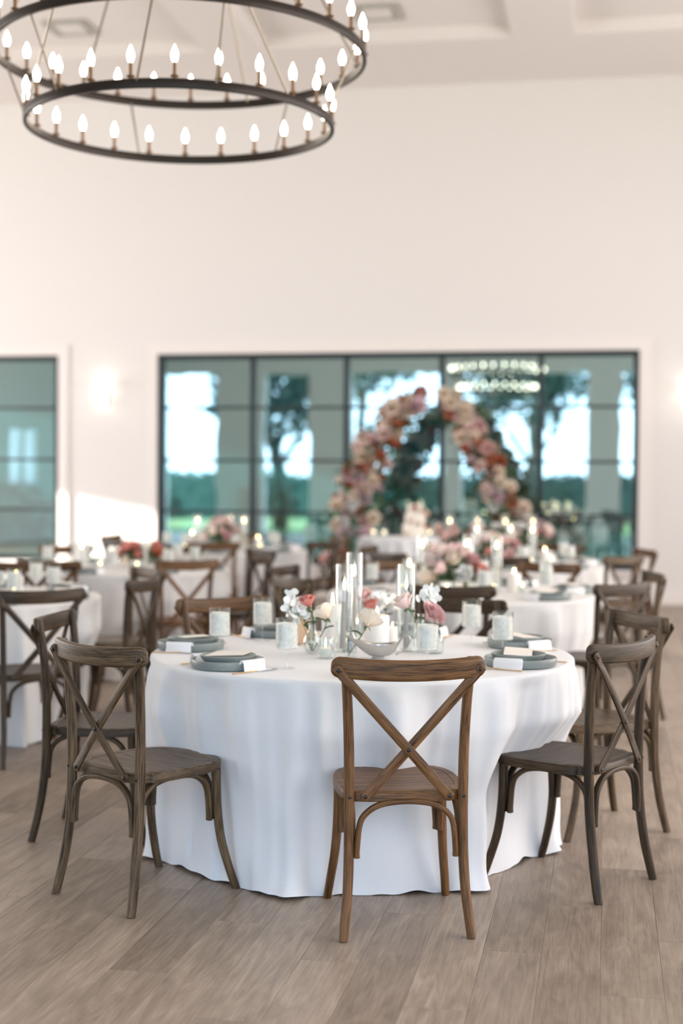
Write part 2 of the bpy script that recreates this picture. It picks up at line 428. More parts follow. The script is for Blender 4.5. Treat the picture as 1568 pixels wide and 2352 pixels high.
# far wall with its two dark windows
wl = onwall(362, 1000).x; wr = onwall(1466, 1000).x; lr = onwall(136, 1000).x
WT, WB = 3.06, .40
ll = lr - (wr - wl) * .55
def wall_with_holes(x0, x1, z1, holes, y0, y1, mb=None):
    mb = mb or MB(); x = x0
    for a, b, zb, zt in sorted(holes):
        mb.box((x, y0, 0), (a, y1, z1))
        if zb > 0: mb.box((a, y0, 0), (b, y1, zb))
        mb.box((a, y0, zt), (b, y1, z1)); x = b
    mb.box((x, y0, 0), (x1, y1, z1)); return mb
struct('wall_back', wall_with_holes(LEFT_X - .3, RIGHT_X + .3, ZR, [(wl, wr, WB, WT), (ll, lr, WB, WT)], WALL_Y, WALL_Y + .3), m_wall)
struct('wall_front', wall_with_holes(LEFT_X - .3, RIGHT_X + .3, ZR, [(a, b, 0, 4.5) for a, b in BACK_OPEN], BACK_Y - .3, BACK_Y), m_wall)
mb = MB(); x0, x1 = LEFT_X - .3, LEFT_X
mb.box((x0, BACK_Y, 0), (x1, 2.7, ZR)); mb.box((x0, 2.7, 0), (x1, 4.3, 1.35)); mb.box((x0, 2.7, 2.65), (x1, 4.3, ZR)); mb.box((x0, 3.4, 1.35), (x1, 3.6, 2.65)); mb.box((x0, 4.3, 0), (x1, 15.1, ZR)); mb.box((x0, 15.9, 0), (x1, WALL_Y, ZR)); mb.box((x0, 15.1, 2.62), (x1, 15.9, ZR))
struct('wall_left', mb, m_wall)
struct('wall_right', MB().box((RIGHT_X, BACK_Y, 0), (RIGHT_X + .3, WALL_Y, ZR)), m_wall)
tn = [0]
def trim(mb): tn[0] += 1; return struct('trim_%d' % tn[0], mb, m_trim)
for a, b in ((wl, wr), (ll, lr)):
    t_, p_ = .13, .035
    trim(MB().box((a - t_, WALL_Y - p_, WT), (b + t_, WALL_Y, WT + t_)))
    trim(MB().box((a - t_, WALL_Y - p_, 0.15), (a, WALL_Y, WT))); trim(MB().box((b, WALL_Y - p_, .15), (b + t_, WALL_Y, WT)))
    trim(MB().box((a - t_ - .02, WALL_Y - .07, WB - .05), (b + t_ + .02, WALL_Y, WB)))
struct('baseboard_back', MB().box((LEFT_X, WALL_Y - .02, 0), (RIGHT_X, WALL_Y, .15)), m_trim)
struct('baseboard_right', MB().box((RIGHT_X - .02, BACK_Y, 0), (RIGHT_X, WALL_Y - .02, .15)), m_trim)

def window(n, a, b, vs, label):
    w_ = thing('window_%d' % n, label, 'window'); w_['kind'] = 'structure'; del w_['category']
    y0, y1 = WALL_Y + .05, WALL_Y + .12
    e = .07
    mb = MB().box((a, y0 - .03, WB), (b, y1, WB + e)).box((a, y0 - .03, WT - e), (b, y1, WT)).box((a, y0 - .03, WB + e), (a + e, y1, WT - e)).box((b - e, y0 - .03, WB + e), (b, y1, WT - e))
    mb.obj('window_frame', m_frame, w_, smooth=0)
    hs = [onwall(900, v).z for v in (1180, 1059, 935)]
    for x in vs: MB().box((x - .035, y0, WB + e), (x + .035, y1, WT - e)).obj('mullion', m_frame, w_, smooth=0)
    xs = [a + e] + sum([[x - .035, x + .035] for x in vs], []) + [b - e]
    zs = [WB + e] + sum([[z - .018, z + .018] for z in hs], []) + [WT - e]
    for i in range(0, len(xs), 2):
        for z in hs: MB().box((xs[i], y0 + .01, z - .018), (xs[i + 1], y1 - .01, z + .018)).obj('muntin', m_frame, w_, smooth=0)
        for j in range(0, len(zs), 2):
            MB().box((xs[i], y0 + .03, zs[j]), (xs[i + 1], y0 + .04, zs[j + 1])).obj('pane', m_wgl, w_, smooth=0)
window(1, wl, wr, [onwall(u, 1000).x for u in (578, 793, 1012, 1240)], 'wide black framed teal window behind the flower arch')
window(2, ll, lr, [lr - 1.22, lr - 2.44], 'black framed teal window at the left edge')

# outside the far glass: a shaded patio; behind the camera: lawn and trees
struct('patio_floor', MB().box((-16, WALL_Y + .3, -.2), (8, 24, -.05)), m_patio)
struct('patio_wall', MB().box((-16, 24, -.1), (8, 24.3, 4)), m_ext)
struct('patio_roof', MB().box((-16, WALL_Y + .3, 3.8), (8, 24.3, 4)), m_ext)
struct('lawn', MB().box((-60, -60, -.3), (40, BACK_Y - .3, -.04)), m_lawn)
struct('sun_block_walls', MB().box((-15.5, -10, -.1), (-14.5, BACK_Y - .3, 8.6)).box((-17.5, BACK_Y - .3, -.1), (-16.5, 9, 8.6)), m_ext)  # walls added out of view to keep direct sun off the openings beside them

def leafmesh(n, spread, size, mat, name='foliage', seed=1, shape=None):
    rd = random.Random(seed); mb = MB()
    for i in range(n):
        while True:
            p = Vector((rd.uniform(-1, 1), rd.uniform(-1, 1), rd.uniform(-1, 1)))
            if p.length < 1: break
        p = Vector((p.x * spread[0], p.y * spread[1], p.z * spread[2]))
        if shape: p = shape(p, rd)
        d = Vector((rd.gauss(0, 1), rd.gauss(0, 1), rd.gauss(0, .7))).normalized(); s = d.cross(Vector((rd.gauss(0, 1), rd.gauss(0, 1), rd.gauss(0, 1)))).normalized()
        L = size * rd.uniform(.7, 1.3); b = len(mb.v); nn = d.cross(s) * L * .12
        for q_ in (p, p + d * L * .5 + s * L * .28 + nn, p + d * L, p + d * L * .5 - s * L * .28 + nn, ): mb.v.append(q_)
        mb.face((b, b + 1, b + 2), [(0, 0), (.5, 1), (1, 0)]); mb.face((b, b + 2, b + 3), [(0, 0), (1, 0), (.5, 1)])
    return mb.mesh(name, mat, 0)
tree_leaf = [leafmesh(2600, (2.4, 2.4, 1.5), .34, m_bush, seed=k, shape=lambda p, rd: p + Vector((math.sin(p.y * 2.3) * .5, math.cos(p.x * 2.1) * .5, math.sin(p.x * 3 + p.y * 2) * .5))) for k in (1, 2)]
for i, (x, y, h, lab) in enumerate([(-10.2, -9, 3.9, 'leafy oak outside the far left opening'), (-8.9, -16.5, 5.8, 'tall oak outside between the left openings'), (-2.4, -12, 4.6, 'leafy oak outside the wide opening'), (2.6, -19, 5.2, 'leafy oak outside the right opening')]):
    t = thing('oak_tree', lab, 'tree', (x, y, -.04), i * 1.3, 'trees on the lawn')
    MB().sweep(catmull([(0, 0, 0), (.15, .1, 1.2), (-.1, .05, 2.4), (.1, -.1, h - .8)]), circ(.24, n=9), up=(0, 1, 0), scl=lambda k: (1.2 - .6 * k,) * 2).obj('trunk', m_bark, t)
    for k in range(3):
        a = k * 2.1
        MB().sweep(catmull([(0, 0, 2 + .2 * k), (.7 * math.cos(a), .7 * math.sin(a), 3), (1.5 * math.cos(a), 1.5 * math.sin(a), h)]), circ(.10, n=7), up=(.3, .2, 1), scl=lambda k: (1.1 - .7 * k,) * 2).obj('branch', m_bark, t)
    f = inst('foliage', tree_leaf[i % 2], t, (0, 0, h + .6)); f['kind'] = 'stuff'
hedge = thing('garden_hedge', 'dark clipped hedge across the far lawn', 'hedge', (-6, -22, 0))
f = inst('foliage', leafmesh(9000, (1, 1, 1), .30, m_bush, seed=21, shape=lambda p, rd: Vector((rd.uniform(-17, 17), rd.uniform(-.7, .7), rd.uniform(0, 1.8)))), hedge); f['kind'] = 'stuff'
MB().box((-16.8, -.5, 0), (16.8, .5, 1.7)).obj('hedge_body', m_bush, hedge, smooth=0)
shrub = leafmesh(900, (.9, .5, .75), .16, m_bush, seed=9)
for i in range(5):
    o = inst('patio_shrub', shrub, None, (-9.5 + i * 2.15, 21.5 + .4 * (i % 2), .72), (0, 0, i * 1.1)); tag(o, 'green patio shrub beyond the glass, %s from the left' % ('first', 'second', 'third', 'fourth', 'fifth')[i], 'shrub', 'shrubs on the patio')

# ------------------------------------------------------------ ceiling vents, sconces, chandelier
for (u, v, lab) in ((866, 35, 'square ceiling vent right of the chandelier'), (168, 70, 'square ceiling vent seen through the chandelier rings')):
    p = at(u, v, ZR); t = thing('ceiling_vent', lab, 'vent', (p.x, p.y, ZR), 0, 'ceiling vents')
    h = .25
    for a, k in ((h, 'vent_frame'), (h - .07, 'vent_slot')):
        mb = MB()
        for s in (-1, 1): mb.box((-a, s * a - .014, -.014), (a, s * a + .014, 0)); mb.box((s * a - .014, -a, -.012), (s * a + .014, a, 0))
        mb.obj(k, m_vent, t, smooth=0)
    MB().box((-h + .1, -h + .1, -.022), (h - .1, h - .1, -.004)).obj('vent_panel', m_ventp, t, smooth=0)
for u, v, lab in ((243, 905, 'lit glass wall sconce between the two windows'), (1580, 915, 'lit glass wall sconce at the right edge')):
    p = onwall(u, v); t = thing('wall_sconce', lab, 'sconce', (p.x, WALL_Y, p.z), 0, 'wall sconces')
    MB().box((-.05, -.015, -.14), (.05, 0, .14)).obj('backplate', m_bronze, t)
    MB().sweep(catmull([(0, 0, .0), (0, -.06, .03), (0, -.10, .05)]), circ(.008, n=6), up=(1, 0, 0)).obj('bracket', m_bronze, t)
    MB().lathe([(.001, -.17), (.045, -.165), (.06, -.14), (.062, .02), (.001, .03)], 20, (0, -.12, 0)).obj('lower_shade', m_sconce, t)
    MB().lathe([(.001, .05), (.095, .055), (.11, .08), (.112, .15), (.09, .17), (.001, .175)], 20, (0, -.12, 0)).obj('upper_shade', m_sconce, t)

def chandelier():
    D = 7.2; c = c2w((410 - 784) / F * D, D); zu, zl, ru, rl = 3.575, 3.23, .925, .765
    t = thing('ring_chandelier', 'large two tier dark bronze ring chandelier with candle bulbs', 'chandelier', (c.x, c.y, zl))
    def ring(r, z, nm):
        path = [Vector((r * math.cos(2 * PI * i / 96), r * math.sin(2 * PI * i / 96), z)) for i in range(96)]
        MB().sweep(path, rrect(.010, .022, .004), closed=True).obj(nm, m_bronze, t)
    ring(ru, zu - zl, 'upper_ring'); ring(rl, 0, 'lower_ring')
    sl = MB().lathe([(.001, .018), (.011, .018), (.011, .028), (.020, .030), (.020, .035), (.0085, .038), (.0085, .095), (.001, .095)], 10).mesh('candle_sleeve', m_sleeve)
    bl = MB().lathe([(.001, .095), (.009, .097), (.014, .108), (.0170, .122), (.016, .136), (.009, .154), (.0035, .168), (.001, .174)], 10).mesh('bulb', m_bulb)
    for r, z, n, o in ((ru, zu - zl, 28, .05), (rl, 0, 24, .0)):
        for i in range(n):
            a = 2 * PI * (i + o) / n
            s = inst('candle_sleeve', sl, t, (r * math.cos(a), r * math.sin(a), z)); inst('bulb', bl, s)
    def on(u, r, z, near):     # ring point whose photo column is u, near or far half
        best = None
        for i in range(720):
            a = 2 * PI * i / 720; p = Vector((r * math.cos(a), r * math.sin(a), z)); w_ = p + Vector((c.x, c.y, zl))
            d = -w_.x * math.sin(TH) + w_.y * math.cos(TH); x = w_.x * math.cos(TH) + w_.y * math.sin(TH)
            if (d < D) != near: continue
            e = abs(784 + F * x / d - u)
            if best is None or e < best[0]: best = (e, p)
        return best[1]
    H_ = zu - zl
    for a, an, b, bn in ((65, 1, 130, 1), (345, 1, 310, 1), (510, 1, 490, 1), (560, 1, 660, 1), (298, 0, 318, 0), (655, 0, 625, 0), (12, 0, 60, 0), (815, 1, 742, 1), (120, 1, 45, 1)):
        MB().sweep([on(a, ru, H_, an), on(b, rl, 0, bn)], circ(.0055, n=6), up=(.3, .9, .1)).obj('ring_rod', m_rod, t)
    hub = Vector((0, 0, 1.9))
    for k in range(6):
        a = k * PI / 3 + .4
        MB().sweep([Vector((ru * math.cos(a), ru * math.sin(a), H_)), hub], circ(.006, n=6), up=(.3, .9, .1)).obj('hanging_rod', m_rod, t)
    MB().lathe([(.001, 1.86), (.05, 1.87), (.05, 1.94), (.012, 1.96), (.012, ZC - zl - .03), (.09, ZC - zl - .03), (.09, ZC - zl), (.001, ZC - zl)], 16).obj('stem', m_bronze, t)
    xs = c.x   # the ceiling above the stem is a recessed bay or a beam; the stem ends at the lower plane
    zz = ZC - zl if any(a <= xs <= b for a, b in BX) else ZR - zl
    MB().lathe([(.012, ZC - zl - .01), (.012, zz)], 10).obj('stem_extension', m_bronze, t)
chandelier()

# ------------------------------------------------------------ cross-back chair
def make_chair(far=False):
    t = thing('dining_chair', 'x', 'chair', group='cross-back chairs around the tables')
    wm = W['brown']; nl = 3 if far else 6; ns = 8 if far else 12
    # seat: D shape, wider and rounded in front, with a routed line inside the edge
    half = [(-.135, -.185), (-.172, -.172), (-.178, -.14), (-.196, -.125), (-.206, -.06), (-.208, .03), (-.203, .11), (-.182, .18), (-.14, .222), (-.07, .240), (0, .244)]
    out = catmull([(x, y, 0) for x, y in half], 3)
    ring_ = [(p.x, p.y) for p in out] + [(-p.x, p.y) for p in reversed(out[:-1])]
    out0 = catmull([(-.135, -.185, 0), (-.07, -.193, 0), (0, -.196, 0)], 3)
    ring_ = [(-p.x, p.y) for p in out0[1:]] [::-1][:0] + ring_
    bk = [(.135 - .27 * i / 6, -.185 - .011 * math.sin(PI * i / 6)) for i in range(1, 6)]
    ring_ = ring_ + bk
    mb = MB(); n = len(ring_); cy = .03
    lev = [(1, .428), (1.0, .430), (1.0, .4565), (.985, .4605), (.865, .4605), (.860, .4585), (.850, .4585), (.845, .4600), (.5, .4570), (.02, .4555)]
    lev = [(.90, .428)] + lev
    for k, z in lev:
        for x, y in ring_: mb.v.append(Vector((x * k, cy + (y - cy) * k, z)))
    for i in range(len(lev) - 1):
        for j in range(n):
            j2 = (j + 1) % n; ids = (i * n + j2, i * n + j, (i + 1) * n + j, (i + 1) * n + j2)
            flat = lev[i + 1][1] - lev[i][1] < .02
            mb.face(ids, [(mb.v[q_].x, mb.v[q_].y) if flat else (mb.v[q_].x + mb.v[q_].y, mb.v[q_].z) for q_ in ids])
    mb.face([(len(lev) - 1) * n + j for j in reversed(range(n))], [(0, 0)] * n)
    mb.obj('seat', wm, t, smooth=50)
    for s in (-1, 1):
        # rear leg runs up to the top rail
        p = [(.204, -.236, 0), (.199, -.224, .05), (.188, -.203, .16), (.183, -.186, .30), (.183, -.181, .46), (.185, -.182, .60), (.191, -.190, .74), (.199, -.203, .85), (.201, -.209, .888)]
        MB().sweep(catmull([(s * x, y, z) for x, y, z in p], nl), circ(.0160, .0170, ns), up=(0, 1, 0), scl=lambda k: (.92 + .14 * math.sin(PI * k),) * 2).obj('leg', wm, t)
        p = [(.208, .240, 0), (.200, .216, .07), (.187, .186, .18), (.180, .172, .30), (.178, .168, .43)]
        MB().sweep(catmull([(s * x, y, z) for x, y, z in p], nl), circ(.0165, .0165, ns), up=(0, 1, 0), scl=lambda k: (.88 + .16 * k,) * 2).obj('leg', wm, t)
    # top rail, curved in plan, standing behind the posts
    def railp(k):
        x = -.245 + .49 * k; e = abs(k * 2 - 1)
        return Vector((x, -.253 + .052 * e ** 2.2, .852 + .010 * e ** 2))
    def rs(k):
        e = min(k, 1 - k) / .055
        return (1, 1) if e >= 1 else (.25 + .75 * math.sqrt(max(0, 1 - (1 - e) ** 2)),) * 2
    N = 40
    ks = [0, .004, .012, .025, .04, .055] + [.055 + .89 * i / 22 for i in range(1, 22)] + [.945, .96, .975, .988, .996, 1]
    path = [railp(k) for k in ks]
    kk = iter(ks); cur = {}
    mb = MB(); prof = rrect(.0125, .0335, .010, 4)
    L = [0]
    for a, b in zip(path, path[1:]): L.append(L[-1] + (b - a).length)
    mb.sweep(path, prof, up=(0, 0, 1), scl=lambda f, ks=ks: rs(ks[round(f * (len(ks) - 1))]))
    mb.obj('top_rail', wm, t, smooth=55)
    # crossed straps behind the back
    for s in (-1, 1):
        dy = -.006 if s > 0 else 0.0
        a = Vector((-s * .226, -.224 + dy, .852)); b = Vector((s * .134, -.200 + dy, .448)); m_ = a.lerp(b, .628) + Vector((0, -.007, 0)); q1 = a.lerp(b, .3) + Vector((0, -.006, 0)); q3 = a.lerp(b, .82) + Vector((0, -.004, 0))
        d = (b - a).normalized() * .002; path = catmull([a - d, a, q1, m_, q3, b, b + d], 4)
        nn = len(path)
        mb = MB().sweep(path, rrect(.0158, .0042, .0025, 2), up=(0, -1, 0), scl=lambda k: (1, 1))
        for p in (a, b):
            b0 = len(mb.v); mb.lathe([(.001, -.0042), (.0140, -.0042), (.0158, -.0028), (.0158, .0028), (.0140, .0042), (.001, .0042)], 18)
            for i_ in range(b0, len(mb.v)): v_ = mb.v[i_]; mb.v[i_] = Vector((v_.x, -v_.z, v_.y)) + p
        so = mb.obj('cross_strap', wm, t, smooth=45)
        if not far:
            for p in (a, b): bo = MB().lathe([(.0068, 0), (.006, .0028), (.003, .0042), (.0004, .0045)], 10).obj('bolt', m_bolt, so, p + Vector((0, -.004, 0))); bo.rotation_euler = (PI / 2, 0, 0)
            if s > 0:
                bo = MB().lathe([(.0068, 0), (.006, .0028), (.003, .0042), (.0004, .0045)], 10).obj('bolt', m_bolt, so, m_ + Vector((0, -.004, 0))); bo.rotation_euler = (PI / 2, 0, 0)
    if not far:
        for s in (-1, 1):
            bo = MB().lathe([(.0062, 0), (.005, .003), (.0004, .004)], 10).obj('leg_bolt', m_bolt, t, (s * .183, -.197, .445)); bo.rotation_euler = (PI / 2, 0, 0)
    # bent braces between the legs
    def arch(a, b, up, nm='brace'):
        a, b = Vector(a), Vector(b); pts = []
        for k in range(9):
            th = PI * k / 8; f = .5 - .5 * math.copysign(abs(math.cos(th)) ** .8, math.cos(th)); pts.append(a.lerp(b, f) + Vector((0, 0, (.148) * math.sin(th) ** .62)))
        pts = [a - Vector((0, 0, .03))] + pts + [b - Vector((0, 0, .03))]
        MB().sweep(catmull(pts, nl - 1), rrect(.009, .0115, .006, 3), up=up).obj(nm, wm, t, smooth=50)
    arch((-.158, -.192, .282), (.158, -.192, .282), (0, 1, 0)); arch((-.156, .165, .282), (.156, .165, .282), (0, 1, 0))
    for s in (-1, 1): arch((s * .172, -.176, .282), (s * .168, .145, .282), (1, 0, 0))
    return t
near_chair = make_chair(); far_chair = make_chair(True)
DIR = ['near', 'near right', 'right', 'far right', 'far', 'far left', 'left', 'near left']
def sector(phi): return DIR[int(((phi % 360) + 22.5) // 45) % 8]
def place_name(phi, used):
    s = sector(phi)
    if s in used:
        alt = 'leftmost ' + s if phi % 360 > 180 else 'rightmost ' + s
        s = alt if alt not in used else 'second ' + s
    used.add(s); return s
first = {0: True, 1: True}
COLN = dict(brown='mid brown', grey='weathered grey-brown', dark='dark walnut', amber='amber brown')
def place_chair(center, phi, r, tone, where, far=1, turn=0):
    a = R(phi); x = center[0] + r * math.sin(a); d = center[1] - r * math.cos(a)
    p = c2w(x, d); root = far_chair if far else near_chair
    lab = '%s wooden cross-back chair at the %s' % (COLN[tone], where)
    if first[far]:
        first[far] = False; root.location = (p.x, p.y, 0); root.rotation_euler = (0, 0, a + TH + R(turn)); root['label'] = lab
        for ch in root.children_recursive:
            if ch.type == 'MESH' and ch.material_slots[0].material in W.values(): ch.material_slots[0].link = 'OBJECT'; ch.material_slots[0].material = W[tone]
        return root
    return dup(root, (p.x, p.y, 0), a + TH + R(turn), lab, mat=W[tone])

# ------------------------------------------------------------ cloths
def table_cloth(Rr, h, name, mat, loc, label, seed, chairs=(), nth=300, group='floor length tablecloths', amp=1.0, rz=0):
    rd = random.Random(seed); mb = MB()
    fs = [(rd.uniform(.6, 1) * .012, n, rd.uniform(0, 6.28)) for n in (5, 8, 11, 14, 17, 21, 26)]
    hem = [(rd.uniform(.5, 1) * .011, n, rd.uniform(0, 6.28)) for n in (3, 5, 8, 13, 21, 34)]
    nr = 14; rows = [0.0, .3, .6, .8, .93, .98] ; prof = [(k * Rr, h) for k in rows[1:]]
    prof += [(Rr - .006, h - .001), (Rr, h - .006), (Rr + .002, h - .018)]
    zs = [h - .018 - (h - .018 - .0) * (i / 30) for i in range(1, 31)]
    full = [(r, z, 0.0) for r, z in prof] + [(Rr, max(z, .003), (h - z) / h) for z in zs] 
    def fn(u, v):
        i = round(v * (len(full))); th = 2 * PI * u
        if i == 0: return (0, 0, h)
        r, z, t = full[i - 1]
        if t == 0: return (r * math.cos(th), r * math.sin(th), z)
        f = 0
        for a, n, ph in fs:
            c = math.cos(n * th + ph + .25 * math.sin(3 * th + ph) + .10 * t * math.sin(2 * th + ph)); f += a * (c if n < 12 else (c * abs(c)))
        f = f * amp
        f = f * .9 if f < 0 else f * 1.7
        r = Rr - .002 - .030 * t + f * (t ** .55) * 1.5
        g = sum(a * math.cos(n * th + ph) for a, n, ph in hem)
        if t > .86: r += ((t - .86) / .14) ** 2 * (.022 + g * 1.1)
        for cph, rc in chairs:   # pressed in by the seats and front legs
            da = (th - (cph - PI / 2) + PI) % (2 * PI) - PI
            r -= max(0, r - (math.hypot(rc - .24, .208) - .032)) * math.exp(-(da / .40) ** 6) * min(1, max(0, (t - .25) / .3))
        wr = .0035 * math.sin(th * 9 + z * 22 + seed) * t
        r += wr
        if t > .93: z = max(.002, z + .012 * (g / .03) * (t - .93) / .07 + .004)
        return (r * math.cos(th), r * math.sin(th), z)
    mb.grid(fn, nth, len(full), wrap=True)
    # uv in metres around and along the cloth
    mb.u = [(u * 2 * PI * Rr, v * (Rr + h)) for u, v in mb.u]
    # flat weave on the top: use plain xy
    nf = []; k = 0
    for f in mb.f:
        if all(mb.v[i].z > h - .002 for i in f):
            for q_, i in enumerate(f): mb.u[k + q_] = (mb.v[i].x, mb.v[i].y)
        k += len(f)
    o = mb.obj(name, mat, None, loc, smooth=80); o.rotation_euler = (0, 0, rz)
    return tag(o, label, 'tablecloth', group)

# ------------------------------------------------------------ table ware prototypes (meshes shared by the copies)
G = {}
G['charger'] = MB().lathe([(.001, .002), (.115, .002), (.122, .0), (.130, .004), (.134, .014), (.135, .030), (.1325, .034), (.1295, .031), (.127, .016), (.118, .009), (.001, .008)], 48).mesh('dinner_plate', m_plate)
G['plate'] = MB().lathe([(.001, .001), (.080, .001), (.090, .006), (.099, .018), (.102, .026), (.100, .0285), (.096, .025), (.088, .012), (.078, .007), (.001, .006)], 48).mesh('side_plate', m_plate)
G['bowl'] = MB().lathe([(.0035, .068), (.022, .069), (.0385, .073), (.0415, .080), (.0415, .182), (.0405, .183), (.0395, .182), (.0395, .083), (.001, .075)], 32).mesh('bowl', m_glass)
G['gstem'] = MB().lathe([(.034, 0), (.0345, .0015), (.020, .0035), (.005, .007), (.003, .014), (.0026, .04), (.003, .064), (.005, .068), (.001, .070)], 24).mesh('stem', m_glass)
G['ice'] = MB().lathe([(.001, .077), (.035, .077), (.0388, .085), (.0388, .160), (.030, .166), (.016, .158), (.001, .165)], 24).mesh('iced_water', m_ice)
def napkin_mesh():
    mb = MB(); w_ = .054
    half = [(.06, .013), (.095, .014), (.118, .024), (.129, .037), (.137, .040), (.1425, .030), (.1450, .014), (.149, .003)]
    pts = [Vector((-x, 0, z)) for x, z in reversed(half)] + [Vector((0, 0, .0125))] + [Vector((x, 0, z)) for x, z in half]
    mb.sweep(catmull(pts, 4), rrect(w_, .0022, .002, 2), up=(0, 0, 1), scl=lambda k: (1 + .04 * math.sin(k * 19), 1))
    return mb.mesh('napkin', m_nap, 60)
G['napkin'] = napkin_mesh()
G['card'] = MB().box((-.078, -.052, 0), (.078, .052, .0012)).mesh('menu_card', m_card, 0)
def fork_mesh():
    mb = MB(); mb.sweep(catmull([(0, -.095, .003), (0, -.03, .003), (0, .02, .005)]), rrect(.0036, .0018, .0015, 2), up=(0, 0, 1), scl=lambda k: (1.1 - .35 * k, 1)); return mb.mesh('handle', m_gold)
G['handle'] = fork_mesh()
mb = MB(); mb.sweep(catmull([(0, .02, .005), (0, .045, .006), (0, .062, .003)]), rrect(.0105, .0012, .001, 2), up=(0, 0, 1), scl=lambda k: (.3 + .7 * min(1, k * 1.6), 1))
for k in range(4): x = -.009 + .006 * k; mb.sweep([Vector((x, .060, .003)), Vector((x, .082, .004)), Vector((x, .100, .007))], rrect(.0016, .001, .0008, 2), up=(0, 0, 1))
G['tines'] = mb.mesh('fork_head', m_gold)
G['blade'] = MB().sweep(catmull([(0, .018, .004), (.001, .05, .004), (.001, .09, .004), (-.002, .115, .004)]), rrect(.0092, .0009, .0008, 2), up=(0, 0, 1), scl=lambda k: (.45 + .55 * min(1, k * 4) - .6 * max(0, k - .75), 1)).mesh('blade', m_steel)
G['cyl'] = MB().lathe([(.001, .002), (.034, .002), (.0355, .006), (.0355, .350), (.0345, .352), (.0335, .350), (.0335, .012), (.001, .010)], 32).mesh('glass_cylinder', m_glass)
G['taperbody'] = MB().lathe([(.001, .012), (.0105, .012), (.011, .03), (.0085, .23), (.006, .244), (.001, .247)], 16).mesh('wax', m_taper)
G['flame'] = MB().lathe([(.0008, 0), (.0040, .006), (.0052, .013), (.0040, .024), (.0018, .036), (.0004, .044)], 10).mesh('flame', m_flame)
G['wick'] = MB().lathe([(.0008, -.004), (.0008, .007), (.0001, .008)], 6).mesh('wick', m_wick)
G['pillar'] = MB().lathe([(.001, 0), (.0385, 0), (.0395, .003), (.0395, .148), (.0375, .152), (.034, .149), (.012, .146), (.001, .146)], 28).mesh('wax', m_wax)
G['votive'] = MB().lathe([(.001, .003), (.028, .003), (.031, .008), (.0325, .076), (.0315, .078), (.030, .075), (.0285, .014), (.001, .012)], 36, rib=.0012).mesh('ribbed_holder', m_ribbed)
G['tealight'] = MB().lathe([(.001, .014), (.026, .014), (.026, .040), (.022, .042), (.001, .039)], 20).mesh('wax', m_wax)
def rose_mesh(layers, nu, nv, seed, openness=1.0, name='bloom', mat=None):
    rd = random.Random(seed); mb = MB(); L = len(layers)
    for li, (n, r0, tilt, hh, w_) in enumerate(layers):
        for k in range(n):
            a0 = 2 * PI * (k + .5 * (li % 2) + rd.uniform(-.08, .08)) / n; j = rd.uniform(.92, 1.08); ti = tilt * openness * rd.uniform(.85, 1.15); cu = .28 * li / L * rd.uniform(.6, 1.5)
            def fn(u, v, a0=a0, j=j, ti=ti, cu=cu, rd=rd, n=n, r0=r0, hh=hh, w_=w_):
                s = u * 2 - 1; t_ = v; edge = 1 - .22 * abs(s) ** 3
                rad = r0 * (.25 + .75 * math.sin(min(1, t_ * 1.3) * PI / 2)) + ti * t_ ** 1.8 * hh * edge + cu * max(0, t_ - .7) * hh * 1.5
                z = hh * (t_ * edge) * math.cos(min(1.3, ti * .75)) - cu * max(0, t_ - .75) * hh * 1.2 - .0 + .010 * math.sin(s * 5 + a0 * 3) * t_ * li / L
                wd = w_ * math.sin(min(1, t_ * 1.5 + .15) * PI / 2)
                aa = a0 + s * wd * (1 - .25 * t_)
                rad *= (1 - .10 * abs(s) ** 2)
                return (rad * math.cos(aa) * j, rad * math.sin(aa) * j, z)
            mb.grid(fn, nu, nv)
    mb.u = [(u, v) for u, v in mb.u]
    return mb.mesh(name, mat or P['cream'], 80)
HL = [(2, .04, .02, .66, 1.9), (3, .08, .04, .70, 1.4), (3, .13, .05, .72, 1.25), (4, .18, .08, .72, 1.05), (5, .23, .13, .70, .9), (5, .28, .20, .64, .82), (6, .32, .32, .54, .72)]
ROSE = [rose_mesh(HL, 7, 6, s, o) for s, o in ((3, 1.0), (5, .8), (8, 1.15))]
LOWL = [(3, .10, .04, .64, 1.35), (4, .19, .10, .66, 1.1), (5, .27, .2, .60, .9), (6, .33, .38, .48, .75)]
LROSE = [rose_mesh(LOWL, 3, 3, s, o) for s, o in ((2, 1.0), (4, .8))]
PEA = rose_mesh([(2, .10, .5, .7, .8), (3, .2, 1.0, .8, .85)], 5, 5, 11, 1.0)
LEAF = MB().grid(lambda u, v: ((u - .5) * .42 * math.sin(PI * min(1, v * 1.02)) ** .8, v, .10 * math.sin(PI * v) + .25 * abs(u - .5)), 4, 6).mesh('leaf', m_leaf, 80)

def taper(p, where, tone=m_taper, s=1.0, lean=(0, 0)):
    t = thing('taper_candle', 'lit slim taper candle inside %s' % where, 'candle', p, 0, 'taper candles'); t.scale = (1, 1, s); t.rotation_euler = (lean[0], lean[1], 0)
    inst('wax', G['taperbody'], t, mat=tone); inst('wick', G['wick'], t, (0, 0, .247)); inst('flame', G['flame'], t, (0, 0, .250)); return t
def hurricane(p, where, s=1.0):
    o = inst('hurricane_glass', G['cyl'], None, p, scale=(1, 1, s)); return tag(o, 'tall clear glass candle cylinder %s' % where, 'candle holder', 'tall glass cylinders')
def pillar(p, lab, s=1.0, sr=1.0):
    t = thing('pillar_candle', lab, 'candle', p, 0, 'pillar candles'); t.scale = (sr, sr, s)
    inst('wax', G['pillar'], t); inst('wick', G['wick'], t, (0, 0, .148)); inst('flame', G['flame'], t, (0, 0, .152)); return t
